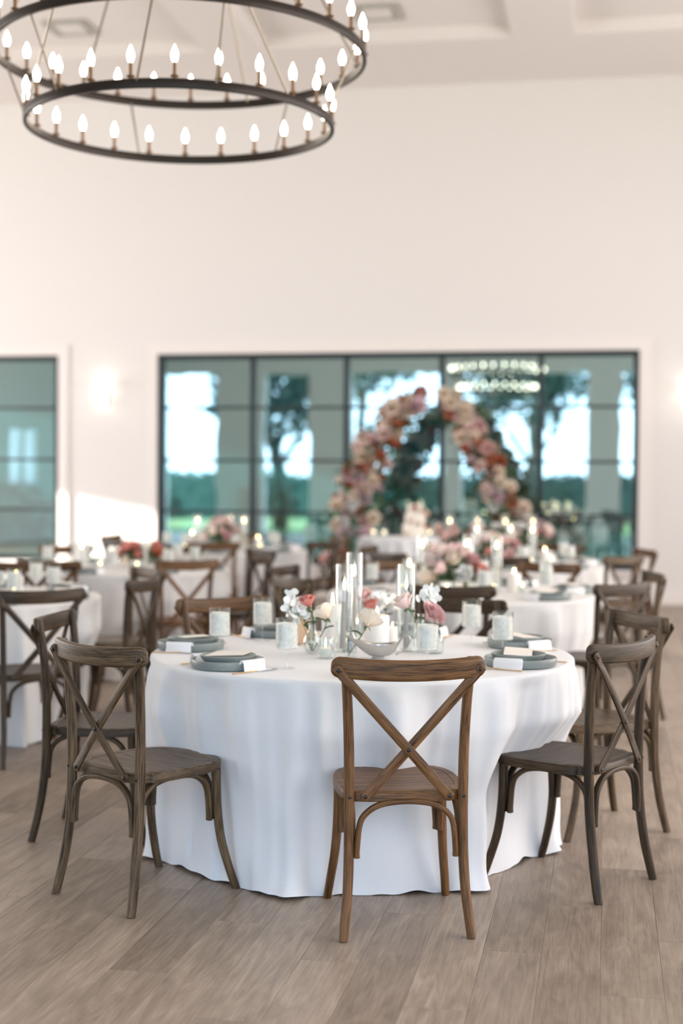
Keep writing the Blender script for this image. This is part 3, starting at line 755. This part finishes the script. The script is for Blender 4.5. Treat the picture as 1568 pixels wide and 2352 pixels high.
def votive(p, lab, s=1.0):
    t = thing('votive_candle', lab, 'candle', p, random.random(), 'votive candles'); t.scale = (s,) * 3
    inst('ribbed_holder', G['votive'], t); w_ = inst('wax', G['tealight'], t); inst('flame', G['flame'], t, (0, 0, .044), scale=.6); return t
def wine_glass(p, lab, fill=True):
    t = thing('water_goblet', lab, 'glass', p, random.uniform(0, 6), 'stemmed water glasses')
    inst('bowl', G['bowl'], t); inst('stem', G['gstem'], t)
    if fill: inst('iced_water', G['ice'], t)
    return t
ZT = .762
def setting(center, phi, where, near=True, rr=.695, stack=True):
    a = R(phi) + TH
    def loc(tx, ry, z): # tx to the sitter's right, ry outward from the centre
        x = center[0] + math.sin(R(phi)) * ry + math.cos(R(phi)) * tx; d = center[1] - math.cos(R(phi)) * ry + math.sin(R(phi)) * tx
        return c2w(x, d, z)
    o = inst('dinner_plate', G['charger'], None, loc(0, rr, ZT + .001), (0, 0, a)); tag(o, 'wide sage grey rimmed plate at the %s' % where, 'plate', 'dinner plates')
    if stack: o = inst('side_plate', G['plate'], None, loc(-.004, rr - .006, ZT + .020), (0, 0, a)); tag(o, 'smaller sage plate stacked at the %s' % where, 'plate', 'side plates')
    o = inst('napkin', G['napkin'], None, loc(.0, rr, ZT + .0), (0, 0, a + R(9 * math.sin(phi)))); tag(o, 'white napkin over the plate at the %s' % where, 'napkin', 'draped napkins')
    if stack: o = inst('menu_card', G['card'], None, loc(.0, rr - .01, ZT + .0515), (R(3), R(-4), a + R(24))); tag(o, 'ivory place card at the %s' % where, 'card', 'place cards')
    wine_glass(loc(.155, .545, ZT), 'iced water goblet at the %s' % where)
    if near:
        t = thing('fork', 'gold fork left of the plate at the %s' % where, 'fork', loc(-.165, rr - .01, ZT + .001), a, 'gold forks'); inst('handle', G['handle'], t); inst('fork_head', G['tines'], t)
        t = thing('knife', 'gold handled knife right of the plate at the %s' % where, 'knife', loc(.165, rr + .02, ZT + .001), a, 'gold handled knives'); inst('handle', G['handle'], t); inst('blade', G['blade'], t)

def bloom_spike(p, tones, name, lab, cat='flower', size=.06, tilt=(0, 0), kind='rose', stemto=None, idx=0, group=None, leaves=2):
    """one cut flower: bloom, stem reaching into its vase, leaves"""
    t = thing(name, lab, cat, p, 0, group)
    base = Vector(stemto) - Vector(p) if stemto is not None else Vector((0, 0, -.15))
    mid = base * .45 + Vector((.012, .006, 0))
    if kind == 'rose':
        b = inst('bloom', ROSE[idx % 3], t, (0, 0, -size * .35), (tilt[0] * 1.15 + R(4), tilt[1], idx * 1.7), P[tones], size)
        MB().sweep(catmull([(0, 0, -size * .3), mid, base]), circ(.0022, n=6), up=(.3, 1, .1)).obj('stem', m_stem, t)
        for k in range(3):
            a = k * 2.1 + idx; inst('sepal', LEAF, t, (0, 0, -size * .34), (R(-55), 0, a), m_stem, .022)
    else:
        MB().sweep(catmull([(0, 0, .01), mid, base]), circ(.0016, n=6), up=(.3, 1, .1)).obj('stem', m_stem, t)
        rd = random.Random(idx)
        for k in range(7):
            a = k * 2.4; rr_ = size * rd.uniform(.2, .8); q_ = Vector((rr_ * math.cos(a), rr_ * math.sin(a), rd.uniform(-.5, .6) * size))
            inst('floret', PEA, t, q_, (rd.uniform(.4, 1.5), rd.uniform(-.8, .8), rd.uniform(0, 6)), P[tones], .032)
            MB().sweep([q_, Vector((0, 0, -.02))], circ(.001, n=4), up=(.2, .7, .4)).obj('stalk', m_stem, t)
    for k in range(leaves):
        f = .28 + .2 * k; pt = base * f + Vector((.012, .006, 0)) * math.sin(f * PI); inst('leaf', LEAF, t, pt, (R(20), 0, k * 2.6 + idx), None, .045)
    return t

# ------------------------------------------------------------ the front table
T1 = (.085, 5.66); PH1 = [6 + 51.4 * k for k in range(7)]
def folding_table(c, Rr, lab):
    t = thing('round_table', lab, 'table', c2w(c[0], c[1]), TH, 'round banquet tables')
    MB().lathe([(.001, .725), (Rr - .02, .725), (Rr - .012, .73), (Rr - .012, .752), (.001, .752)], 48).obj('tabletop', m_kraft, t)
    for sx_ in (-1, 1):
        for sy_ in (-1, 1): MB().sweep([Vector((sx_ * .33, sy_ * .33, 0)), Vector((sx_ * .33, sy_ * .33, .727))], circ(.014, n=8), up=(0, 1, 0)).obj('leg', m_bolt, t)
folding_table(T1, .83, 'round table hidden under the front white cloth')
c = c2w(*T1)
table_cloth(.836, ZT, 'tablecloth', m_cloth, (c.x, c.y, 0), 'floor length white linen cloth on the front round table', 4, [(R(p + a_) + TH, b_) for p, a_, b_ in zip(PH1, (.3, -1.4, -1, -3.5, -.3, -1, -2.4), (.979, .905, 1.03, .98, 1.03, 1.02, 1.028))], nth=480, amp=1.5)
TONE1 = ['brown', 'dark', 'grey', 'dark', 'amber', 'dark', 'grey']
WN = ['near side of the front table', 'near right of the front table', 'right side of the front table', 'far right of the front table', 'far left of the front table', 'left side of the front table', 'near left of the front table']
for i, (p, tn_, w_) in enumerate(zip(PH1, TONE1, WN)):
    place_chair(T1, p + (.3, -1.4, -1, -3.5, -.3, -1, -2.4)[i], (.979, .905, 1.03, .98, 1.03, 1.06, 1.028)[i], tn_, w_, 0, (0, -5, 3, 0, 0, 0, 6)[i])
    setting(T1, p + 2 * (i == 0), w_, stack=i > 0)

# candles, vases and flowers in the middle of the front table
A_ = atd(790, 1497, 5.67); A_.z = ZT; hurricane(A_, 'at the middle left of the front centrepiece'); taper(A_ + c2w(-.008, 0, .002), 'the middle left tall cylinder of the front table', m_taper, 1.0, (0, R(1.5)))
B_ = at(813, 1470, ZT); hurricane(B_, 'just behind the middle left one on the front table', 1.07); taper(B_ + Vector((0, 0, .002)), 'the rear left tall cylinder of the front table', m_taper, 1.1)
C_ = at(932, 1497, ZT); hurricane(C_, 'on the right of the front centrepiece'); taper(C_ + Vector((0, 0, .002)), 'the right tall cylinder of the front table', m_taper, 1.0)
pillar(at(763, 1478, ZT), 'tall white lit pillar candle left of the tall cylinders', 1.08, 1.15)
pillar(at(866, 1480, ZT), 'shorter white lit pillar candle behind the silver boat', .80, 1.25)
pillar(at(901, 1478, ZT), 'small white pillar candle beside the right tall cylinder', .46, .55)
votive(at(747, 1513, ZT), 'ribbed glass votive between the round vase and the silver boat')
votive(at(797, 1496, ZT), 'glass votive behind the silver boat spout', .9)
votive(at(1000, 1502, ZT), 'ribbed votive right of the near goblet on the front table', 1.0)
votive(at(820, 1452, ZT), 'glass votive far back in the front centrepiece', .9)
def bulb_vase(p, lab, s=1.0):
    t = thing('bud_vase', lab, 'vase', p, 0, 'glass bud vases'); t.scale = (s,) * 3
    MB().lathe([(.001, .002), (.020, .001), (.026, .004), (.035, .022), (.0375, .042), (.034, .062), (.022, .082), (.0145, .10), (.013, .135), (.0175, .155), (.0165, .156), (.0118, .135), (.0132, .10), (.020, .083), (.032, .062), (.0355, .042), (.033, .023), (.020, .007), (.001, .006)], 28).obj('glass_body', m_glass, t)
    MB().lathe([(.001, .007), (.020, .008), (.0322, .024), (.0345, .042), (.031, .060), (.001, .060)], 20).obj('water', m_glass, t)
    return t
def bottle_vase(p, lab, s=1.0):
    t = thing('bottle_vase', lab, 'vase', p, 0, 'glass bud vases'); t.scale = (s,) * 3
    MB().lathe([(.001, .002), (.022, .001), (.026, .006), (.026, .075), (.022, .088), (.012, .100), (.011, .128), (.014, .132), (.013, .133), (.0098, .128), (.011, .100), (.020, .087), (.0245, .074), (.0245, .009), (.001, .007)], 24).obj('glass_body', m_glass, t)
    return t
v1 = at(716, 1503, ZT); bulb_vase(v1, 'round bellied glass vase holding the coral rose')
z_ = lambda u, v, d: atd(u, v, d)
D1 = 5.55
st = v1 + Vector((0, 0, .012))
bloom_spike(z_(710, 1380, D1), 'coral', 'coral_rose', 'coral rose in the round bellied vase on the front table', size=.068, tilt=(R(-18), 0), stemto=st, idx=1)
bloom_spike(z_(752, 1404, D1 + .02), 'cream', 'cream_rose', 'pale cream rose right of the coral rose', size=.085, tilt=(R(25), R(35)), stemto=st + Vector((.004, 0, 0)), idx=2)
bloom_spike(z_(668, 1388, D1), 'white', 'sweet_pea', 'white sweet pea sprig left of the coral rose', size=.052, stemto=st + Vector((-.003, .002, 0)), kind='pea', idx=3)
bloom_spike(z_(683, 1405, D1 + .03), 'white', 'sweet_pea', 'lower white sweet pea sprig below the coral rose', size=.052, stemto=st + Vector((-.003, .006, 0)), kind='pea', idx=4)
v2 = at(806, 1512, ZT); bottle_vase(v2, 'small clear bottle vase in front of the silver boat', .9)
bloom_spike(z_(842, 1420, 5.42), 'cream', 'peach_rose', 'peach cream rose above the silver boat', size=.092, tilt=(R(28), R(18)), stemto=v2 + Vector((-.01, 0, .01)), idx=5)
v3 = at(966, 1498, ZT); bottle_vase(v3, 'clear bottle vase behind the near right goblet', 1.15)
st3 = v3 + Vector((0, 0, .012))
bloom_spike(z_(935, 1380, 5.62), 'blush', 'blush_rose', 'blush rose beside the right tall cylinder', size=.086, tilt=(R(20), R(-15)), stemto=st3, idx=3)
bloom_spike(z_(980, 1404, 5.58), 'mauve', 'mauve_rose', 'dusty mauve rose in full bloom on the front table', size=.100, tilt=(R(38), R(12)), stemto=st3 + Vector((.003, .003, 0)), idx=8)
bloom_spike(z_(984, 1362, 5.66), 'white', 'sweet_pea', 'white sweet pea above the mauve rose', size=.042, stemto=st3 + Vector((.002, .006, 0)), kind='pea', idx=7)
v4 = at(858, 1458, ZT); bottle_vase(v4, 'clear bottle vase behind the short pillar candle', 1.1)
bloom_spike(z_(836, 1368, 6.2), 'pink', 'pink_rose', 'soft pink rose at the back of the front centrepiece', size=.085, tilt=(R(10), R(-20)), stemto=v4 + Vector((0, 0, .01)), idx=4)
bloom_spike(z_(858, 1388, 6.2), 'coral', 'coral_rose', 'coral rose behind the short pillar candle', size=.072, tilt=(R(15), R(20)), stemto=v4 + Vector((.003, 0, .01)), idx=6)
bloom_spike(z_(890, 1388, 6.15), 'white', 'sweet_pea', 'white sweet pea behind the short pillar candle', size=.055, stemto=v4 + Vector((.004, .004, .01)), kind='pea', idx=9)
# tan card holder behind the round vase
t = thing('table_sign', 'tan upright card standing behind the round bellied vase', 'sign', at(697, 1482, ZT), TH + R(35))
MB().box((-.035, -.002, .004), (.035, .002, .155)).obj('tan_card', m_kraft, t, smooth=0); MB().box((-.028, -.02, 0), (.028, .02, .010)).obj('foot', m_kraft, t)
# silver gravy boat
def gravy_boat():
    p = at(868, 1514, ZT); t = thing('gravy_boat', 'silver gravy boat in front of the candles on the front table', 'gravy boat', p, TH)
    def fn(u, v):
        a = 2 * PI * u; ca, sa = math.cos(a), math.sin(a)
        k = v
        sp = max(0, -ca) ** 2.2           # spout on the left
        hb = max(0, ca) ** 2
        el = math.sqrt(max(0, 1 - (1 - k) ** 2)); rx = .012 + .060 * el; ry = .010 + .036 * el
        x = ca * rx - sp * .066 * k ** 2.2 + .006; y = sa * ry * (1 - .55 * sp * k)
        z = .007 + k * (.050 + .010 * hb) + (k ** 2) * .036 * sp
        return (x, y, z)
    mb = MB().grid(fn, 40, 10, wrap=True)
    mb.grid(lambda u, v: (Vector(fn(u, 1 - v)) * 1.0).xyz * 1 - Vector((0, 0, 0)) if v == 0 else (lambda q_: (q_[0] * .955, q_[1] * .93, q_[2] + .002))(fn(u, 1 - v)), 40, 9, wrap=True)
    mb.obj('boat_body', m_silver, t, smooth=70)
    MB().lathe([(.001, .001), (.028, .0), (.029, .003), (.022, .006), (.022, .010), (.001, .011)], 24, sq=.75).obj('foot', m_silver, t)
    MB().sweep(catmull([(.070, 0, .046), (.088, 0, .076), (.108, 0, .092), (.122, 0, .076), (.112, 0, .048), (.090, 0, .030), (.068, 0, .016)], 5), rrect(.0035, .0022, .0015, 2), up=(0, 1, 0)).obj('handle', m_silver, t)
gravy_boat()

# ------------------------------------------------------------ the tables behind
def arrangement(p, lab, n, rad, h, seed, tones, size=.075, group='low rose centrepieces'):
    rd = random.Random(seed); t = thing('rose_centrepiece', lab, 'flowers', p, 0, group)
    MB().lathe([(.001, .002), (.05, .0), (.075, .02), (.085, .07), (.08, .075), (.072, .025), (.001, .02)], 24).obj('bowl', m_cake, t)
    f = inst('foliage', leafmesh(160, (rad * .95, rad * .8, h * .5), .065, m_leaf, seed=seed), t, (0, 0, .07 + h * .4)); f['kind'] = 'stuff'
    for k in range(n):
        a = k * 2.399; e = (k + .5) / n; rr_ = rad * math.sqrt(e); z = .06 + h * (1 - e) ** .7 + rd.uniform(-.02, .03)
        inst('rose', LROSE[k % 2], t, (rr_ * math.cos(a), rr_ * math.sin(a) * .85, z), (-math.sin(a) * e * .9 + R(25) * e, math.cos(a) * e * .9, a), P[rd.choice(tones)], size * rd.uniform(.8, 1.25) * 1.3)
    return t
SOFT = ['blush', 'cream', 'pink', 'blush', 'mauve', 'coral', 'cream', 'white']
TABLES = [  # centre, chair angles, tone cycle, words
    ((.76, 8.85), [(-8, 1.0), (41, 1.02), (92, .98), (146, 1.0), (197.7, 1.0), (249, 1.0), (300.6, 1.0)], ['dark', 'dark', 'grey', 'amber', 'amber', 'dark', 'grey'], 'second right table'),
    ((1.39, 11.9), [(-10, 1.0), (41, 1.0), (100, 1.0), (150, 1.0), (201, 1.0), (252, 1.0), (303, 1.0)], ['dark', 'grey', 'amber', 'grey', 'brown', 'grey', 'dark'], 'third right table'),
    ((-2.25, 8.3), [(33, 1.14), (76, .96), (122, 1.0), (175, 1.0), (-20, 1.0)], ['dark', 'dark', 'grey', 'amber', 'dark'], 'left edge table'),
    ((-1.70, 11.0), [(-14, 1.07), (31, 1.0), (76, .92), (121, 1.0), (166, 1.0), (211, 1.0), (256, 1.0)], ['amber', 'brown', 'dark', 'dark', 'grey', 'brown', 'grey'], 'middle left table'),
    ((-1.16, 14.1), [(0, 1.0), (52, 1.05), (110, 1.0), (180, 1.0), (255, 1.0), (308, 1.0)], ['brown', 'dark', 'brown', 'grey', 'brown', 'dark'], 'rearmost left table')]
for ti, (tc_, chs, tones, words) in enumerate(TABLES):
    folding_table(tc_, .83, 'round table hidden under the cloth of the %s' % words)
    c = c2w(*tc_)
    table_cloth(.836, ZT, 'tablecloth', m_cloth2, (c.x, c.y, 0), 'floor length ivory cloth on the %s' % words, 20 + ti, [(R(p) + TH, q_) for p, q_ in chs], nth=240, amp=1.3)
    used = set()
    for i, (p, r_) in enumerate(chs):
        w_ = place_name(p, used); w_ = '%s seat of the %s' % (w_, words)
        place_chair(tc_, p, r_, tones[i % len(tones)], w_, 1); setting(tc_, p, w_, near=False)
    def loc(x, d, z=ZT): return c2w(tc_[0] + x, tc_[1] + d, z)
    for k, (x, d, nm) in enumerate([(-.26, -.05, 'left'), (.05, .20, 'middle'), (.20, -.08, 'right')]):
        hurricane(loc(x, d), 'at the %s of the %s centrepiece' % (nm, words)); taper(loc(x, d) + Vector((0, 0, .002)), 'the %s cylinder of the %s' % (nm, words), m_ivtaper if ti != 0 else m_ivtaper, 1.1)
    pillar(loc(-.33, .12), 'white pillar candle left of the flowers on the %s' % words, 1.0, 1.1); pillar(loc(.33, .10), 'white pillar candle right of the flowers on the %s' % words, .75, 1.1)
    for k, (x, d, nm) in enumerate([(-.12, -.26, 'near left'), (.16, -.27, 'near right'), (.36, -.08, 'right'), (-.38, -.10, 'left')]): votive(loc(x, d), 'glass votive %s of the flowers on the %s' % (nm, words))
    if ti == 0: arrangement(loc(-.08, -.02), 'mauve coral and blush roses on the second right table', 22, .17, .19, 31, ['mauve', 'blush', 'coral', 'blush', 'white', 'cream', 'pink'], .088)
    elif ti == 1: arrangement(loc(-.1, .0), 'cream and blush roses on the third right table', 20, .20, .15, 32, SOFT)
    elif ti == 3: arrangement(loc(.12, .05), 'coral and cream low flowers on the middle left table', 16, .17, .09, 34, ['coral', 'cream', 'blush', 'terra', 'coral'])
    elif ti == 4: arrangement(loc(-.03, .0), 'blush and peach roses on the rearmost left table', 22, .20, .20, 35, SOFT)
    else: arrangement(loc(.1, .0), 'blush roses on the left edge table', 14, .15, .09, 36, SOFT)

# cake table, cake, long head table with garland
ck = (.61, 14.7); c = c2w(*ck)
MB_ = table_cloth(.40, .88, 'pleated_tablecloth', m_cloth, (c.x, c.y, 0), 'pleated white cloth on the small cake table', 60, nth=200, group=None, amp=1.6)
t = thing('cake_table', 'small round table under the pleated white cloth', 'table', c); MB().lathe([(.001, .85), (.385, .85), (.385, .872), (.001, .872)], 32).obj('tabletop', m_kraft, t); MB().lathe([(.001, 0), (.2, 0), (.2, .02), (.03, .04), (.03, .85), (.001, .85)], 20).obj('pedestal', m_bolt, t)
ct = c2w((953 - 784) / F * 14.7, 14.7, .881)
t = thing('wedding_cake', 'three tier ivory cake on the small white table', 'cake', ct)
MB().lathe([(.001, 0), (.15, 0), (.155, .012), (.001, .016)], 28).obj('cake_stand', m_card, t)
for nm, r_, a, b in (('bottom_tier', .125, .016, .14), ('middle_tier', .105, .14, .25), ('top_tier', .08, .25, .34)): MB().lathe([(.001, a), (r_, a), (r_ * 1.01, (a + b) / 2), (r_, b - .008), (r_ - .01, b), (.001, b)], 28).obj(nm, m_cake, t)
for k in range(9): a = -2.2 + k * .35; inst('sugar_rose', LROSE[k % 2], t, (.115 * math.cos(a), .115 * math.sin(a), .02 + (k * .137 % .3)), (1.2, 0, a + PI / 2), P[['cream', 'blush', 'terra'][k % 3]], .06)
for k, (x, lab) in enumerate(((-.28, 'votive at the left end of the cake table'), (-.17, 'votive left of the cake'), (.30, 'votive at the right end of the cake table'))): votive(c2w(ck[0] + x, ck[1] - .1, .882), lab)
hd = (1.62, 15.2); hc = c2w(*hd)
t = thing('head_table', 'narrow table under white cloth right of the cake', 'table', hc, TH); MB().box((-.62, -.28, .725), (.62, .28, .75)).obj('tabletop', m_kraft, t)
for sx_ in (-.55, .55):
    for sy_ in (-.22, .22): MB().box((sx_ - .02, sy_ - .02, 0), (sx_ + .02, sy_ + .02, .725)).obj('leg', m_bolt, t)
def head_cloth():
    N = 260; mb = MB()
    def per(s, a, b):   # rounded rectangle outline
        pts = rrect(a, b, .05, 6); pts.append(pts[0]); L = [0]
        for p, q_ in zip(pts, pts[1:]): L.append(L[-1] + math.hypot(p[0] - q_[0], p[1] - q_[1]))
        t_ = (s % 1) * L[-1]
        for i in range(len(pts) - 1):
            if t_ <= L[i + 1]: k = (t_ - L[i]) / max(1e-9, L[i + 1] - L[i]); return pts[i][0] + (pts[i + 1][0] - pts[i][0]) * k, pts[i][1] + (pts[i + 1][1] - pts[i][1]) * k
        return pts[-1]
    def fn(u, v):
        k = v * 12
        if k <= 2: x, y = per(u, .63, .29); return (x * k / 2, y * k / 2, ZT)
        t_ = (k - 2) / 10; f = .018 * t_ * math.sin(u * 150 + math.sin(u * 40)); x, y = per(u, .632 + f, .292 + f); return (x, y, max(.004, ZT * (1 - t_)))
    mb.grid(fn, N, 12, wrap=True); o = mb.obj('tablecloth', m_cloth2, None, hc, smooth=70); o.rotation_euler = (0, 0, TH); tag(o, 'white cloth on the narrow head table right of the cake', 'tablecloth')
head_cloth()
t = thing('flower_garland', 'blush and coral flower garland along the head table', 'flowers', hc + Vector((0, 0, ZT)), TH)
f = inst('foliage', leafmesh(500, (.60, .13, .10), .08, m_leaf, seed=77), t, (0, -.1, .11)); f['kind'] = 'stuff'
rd = random.Random(5)
for k in range(44): inst('rose', LROSE[k % 2], t, (-.58 + 1.16 * (k / 43) + rd.uniform(-.03, .03), -.10 + rd.uniform(-.12, .08), .05 + rd.uniform(.0, .15)), (rd.uniform(.2, 1.2), rd.uniform(-.4, .4), rd.uniform(0, 6)), P[rd.choice(SOFT + ['blush', 'white'])], rd.uniform(.08, .13))
for k, x in enumerate((-.45, -.15, .15, .45)):
    p = c2w(hd[0] + x, hd[1] + .16, ZT + .001); nm = ('leftmost', 'second from left', 'third from left', 'rightmost')[k]
    hurricane(p, '%s on the head table' % nm); taper(p + Vector((0, 0, .002)), 'the %s cylinder on the head table' % nm, m_ivtaper)
for k, x in enumerate((-.3, .3)):
    p = c2w(hd[0] + x, hd[1] + .50); lab = 'brown wooden cross-back chair behind the head table, %s one' % ('left', 'right')[k]
    dup(far_chair, p, PI + TH, lab, mat=W['brown'])

# flower arch: two flowered arms that almost meet at the top
def arch():
    D = 16.25; pts_l = [(800, 1300), (800, 1225), (815, 1150), (842, 1080), (872, 1015), (905, 960), (948, 925)]
    pts_r = [(1025, 925), (1062, 960), (1090, 1010), (1112, 1070), (1138, 1130), (1170, 1185), (1195, 1235), (1205, 1300)]
    gp = c2w((1000 - 784) / F * D, D, 0)
    t = thing('flower_arch', 'open arch covered in cream blush and terracotta roses before the window', 'arch', gp, TH)
    def L(u, v):
        x, y = ray(u, v); return Vector((x * D - (1000 - 784) / F * D, 0, CAMH - y * D))
    rd = random.Random(12); nb = 0
    for side, pts in (('left', pts_l), ('right', pts_r)):
        P3 = [L(*p) for p in pts]
        lo = 0 if side == 'left' else -1
        P3[lo].z = .0
        path = catmull(P3, 8)
        MB().sweep(path, circ(.018, n=8), up=(0, 1, 0)).obj('frame_arm', m_bronze, t)
        n = len(path); mb = MB()
        seedp = [path[int(rd.random() * n)] for _ in range(10)]
        wd = lambda k: (.12 + .17 * (1 - k)) if side == 'left' else (.12 + .17 * k)
        # foliage follows the arm
        rdf = random.Random(40 + (side == 'left'))
        def shape(p, r_, path=path, wd=wd, n=n): 
            i = int(r_.random() * n); k = i / n; q_ = path[min(i, n - 1)]; s = wd(k) * 1.35
            return q_ + Vector((p.x * s, p.y * s * .8, p.z * s))
        f = inst('foliage', leafmesh(800, (1, 1, 1), .10, m_leaf, seed=50 + (side == 'left'), shape=shape), t); f['kind'] = 'stuff'
        for k in range(148):
            i = int(((k + .5) / 148) * n); kk = i / n; q_ = path[min(i, n - 1)]; s = wd(kk)
            a = rd.uniform(0, 2 * PI); r_ = s * math.sqrt(rd.random()); off = Vector((r_ * math.cos(a), rd.choice((-1, -1, -1, 1)) * (.05 + .10 * rd.random()), r_ * math.sin(a)))
            z = (q_ + off)
            if z.z < .05: continue
            top = z.z / 2.3
            tones = ['cream', 'cream', 'blush', 'blush', 'white', 'lilac', 'terra', 'cream', 'pink', 'white', 'blush'] if top < .6 else ['cream', 'blush', 'terra', 'pink', 'cream', 'cream', 'terra', 'blush', 'lilac']
            inst('rose', LROSE[k % 2], t, z, (R(70 if off.y < 0 else -70) + rd.uniform(-.5, .5), rd.uniform(-.6, .6), rd.uniform(-.5, .5)), P[rd.choice(tones)], rd.uniform(.10, .18))
    MB().box((-.95, -.16, 0), (-.65, .16, .02)).obj('base_plate', m_bronze, t)
    MB().box((.8, -.16, 0), (1.10, .16, .02)).obj('base_plate', m_bronze, t)
arch()
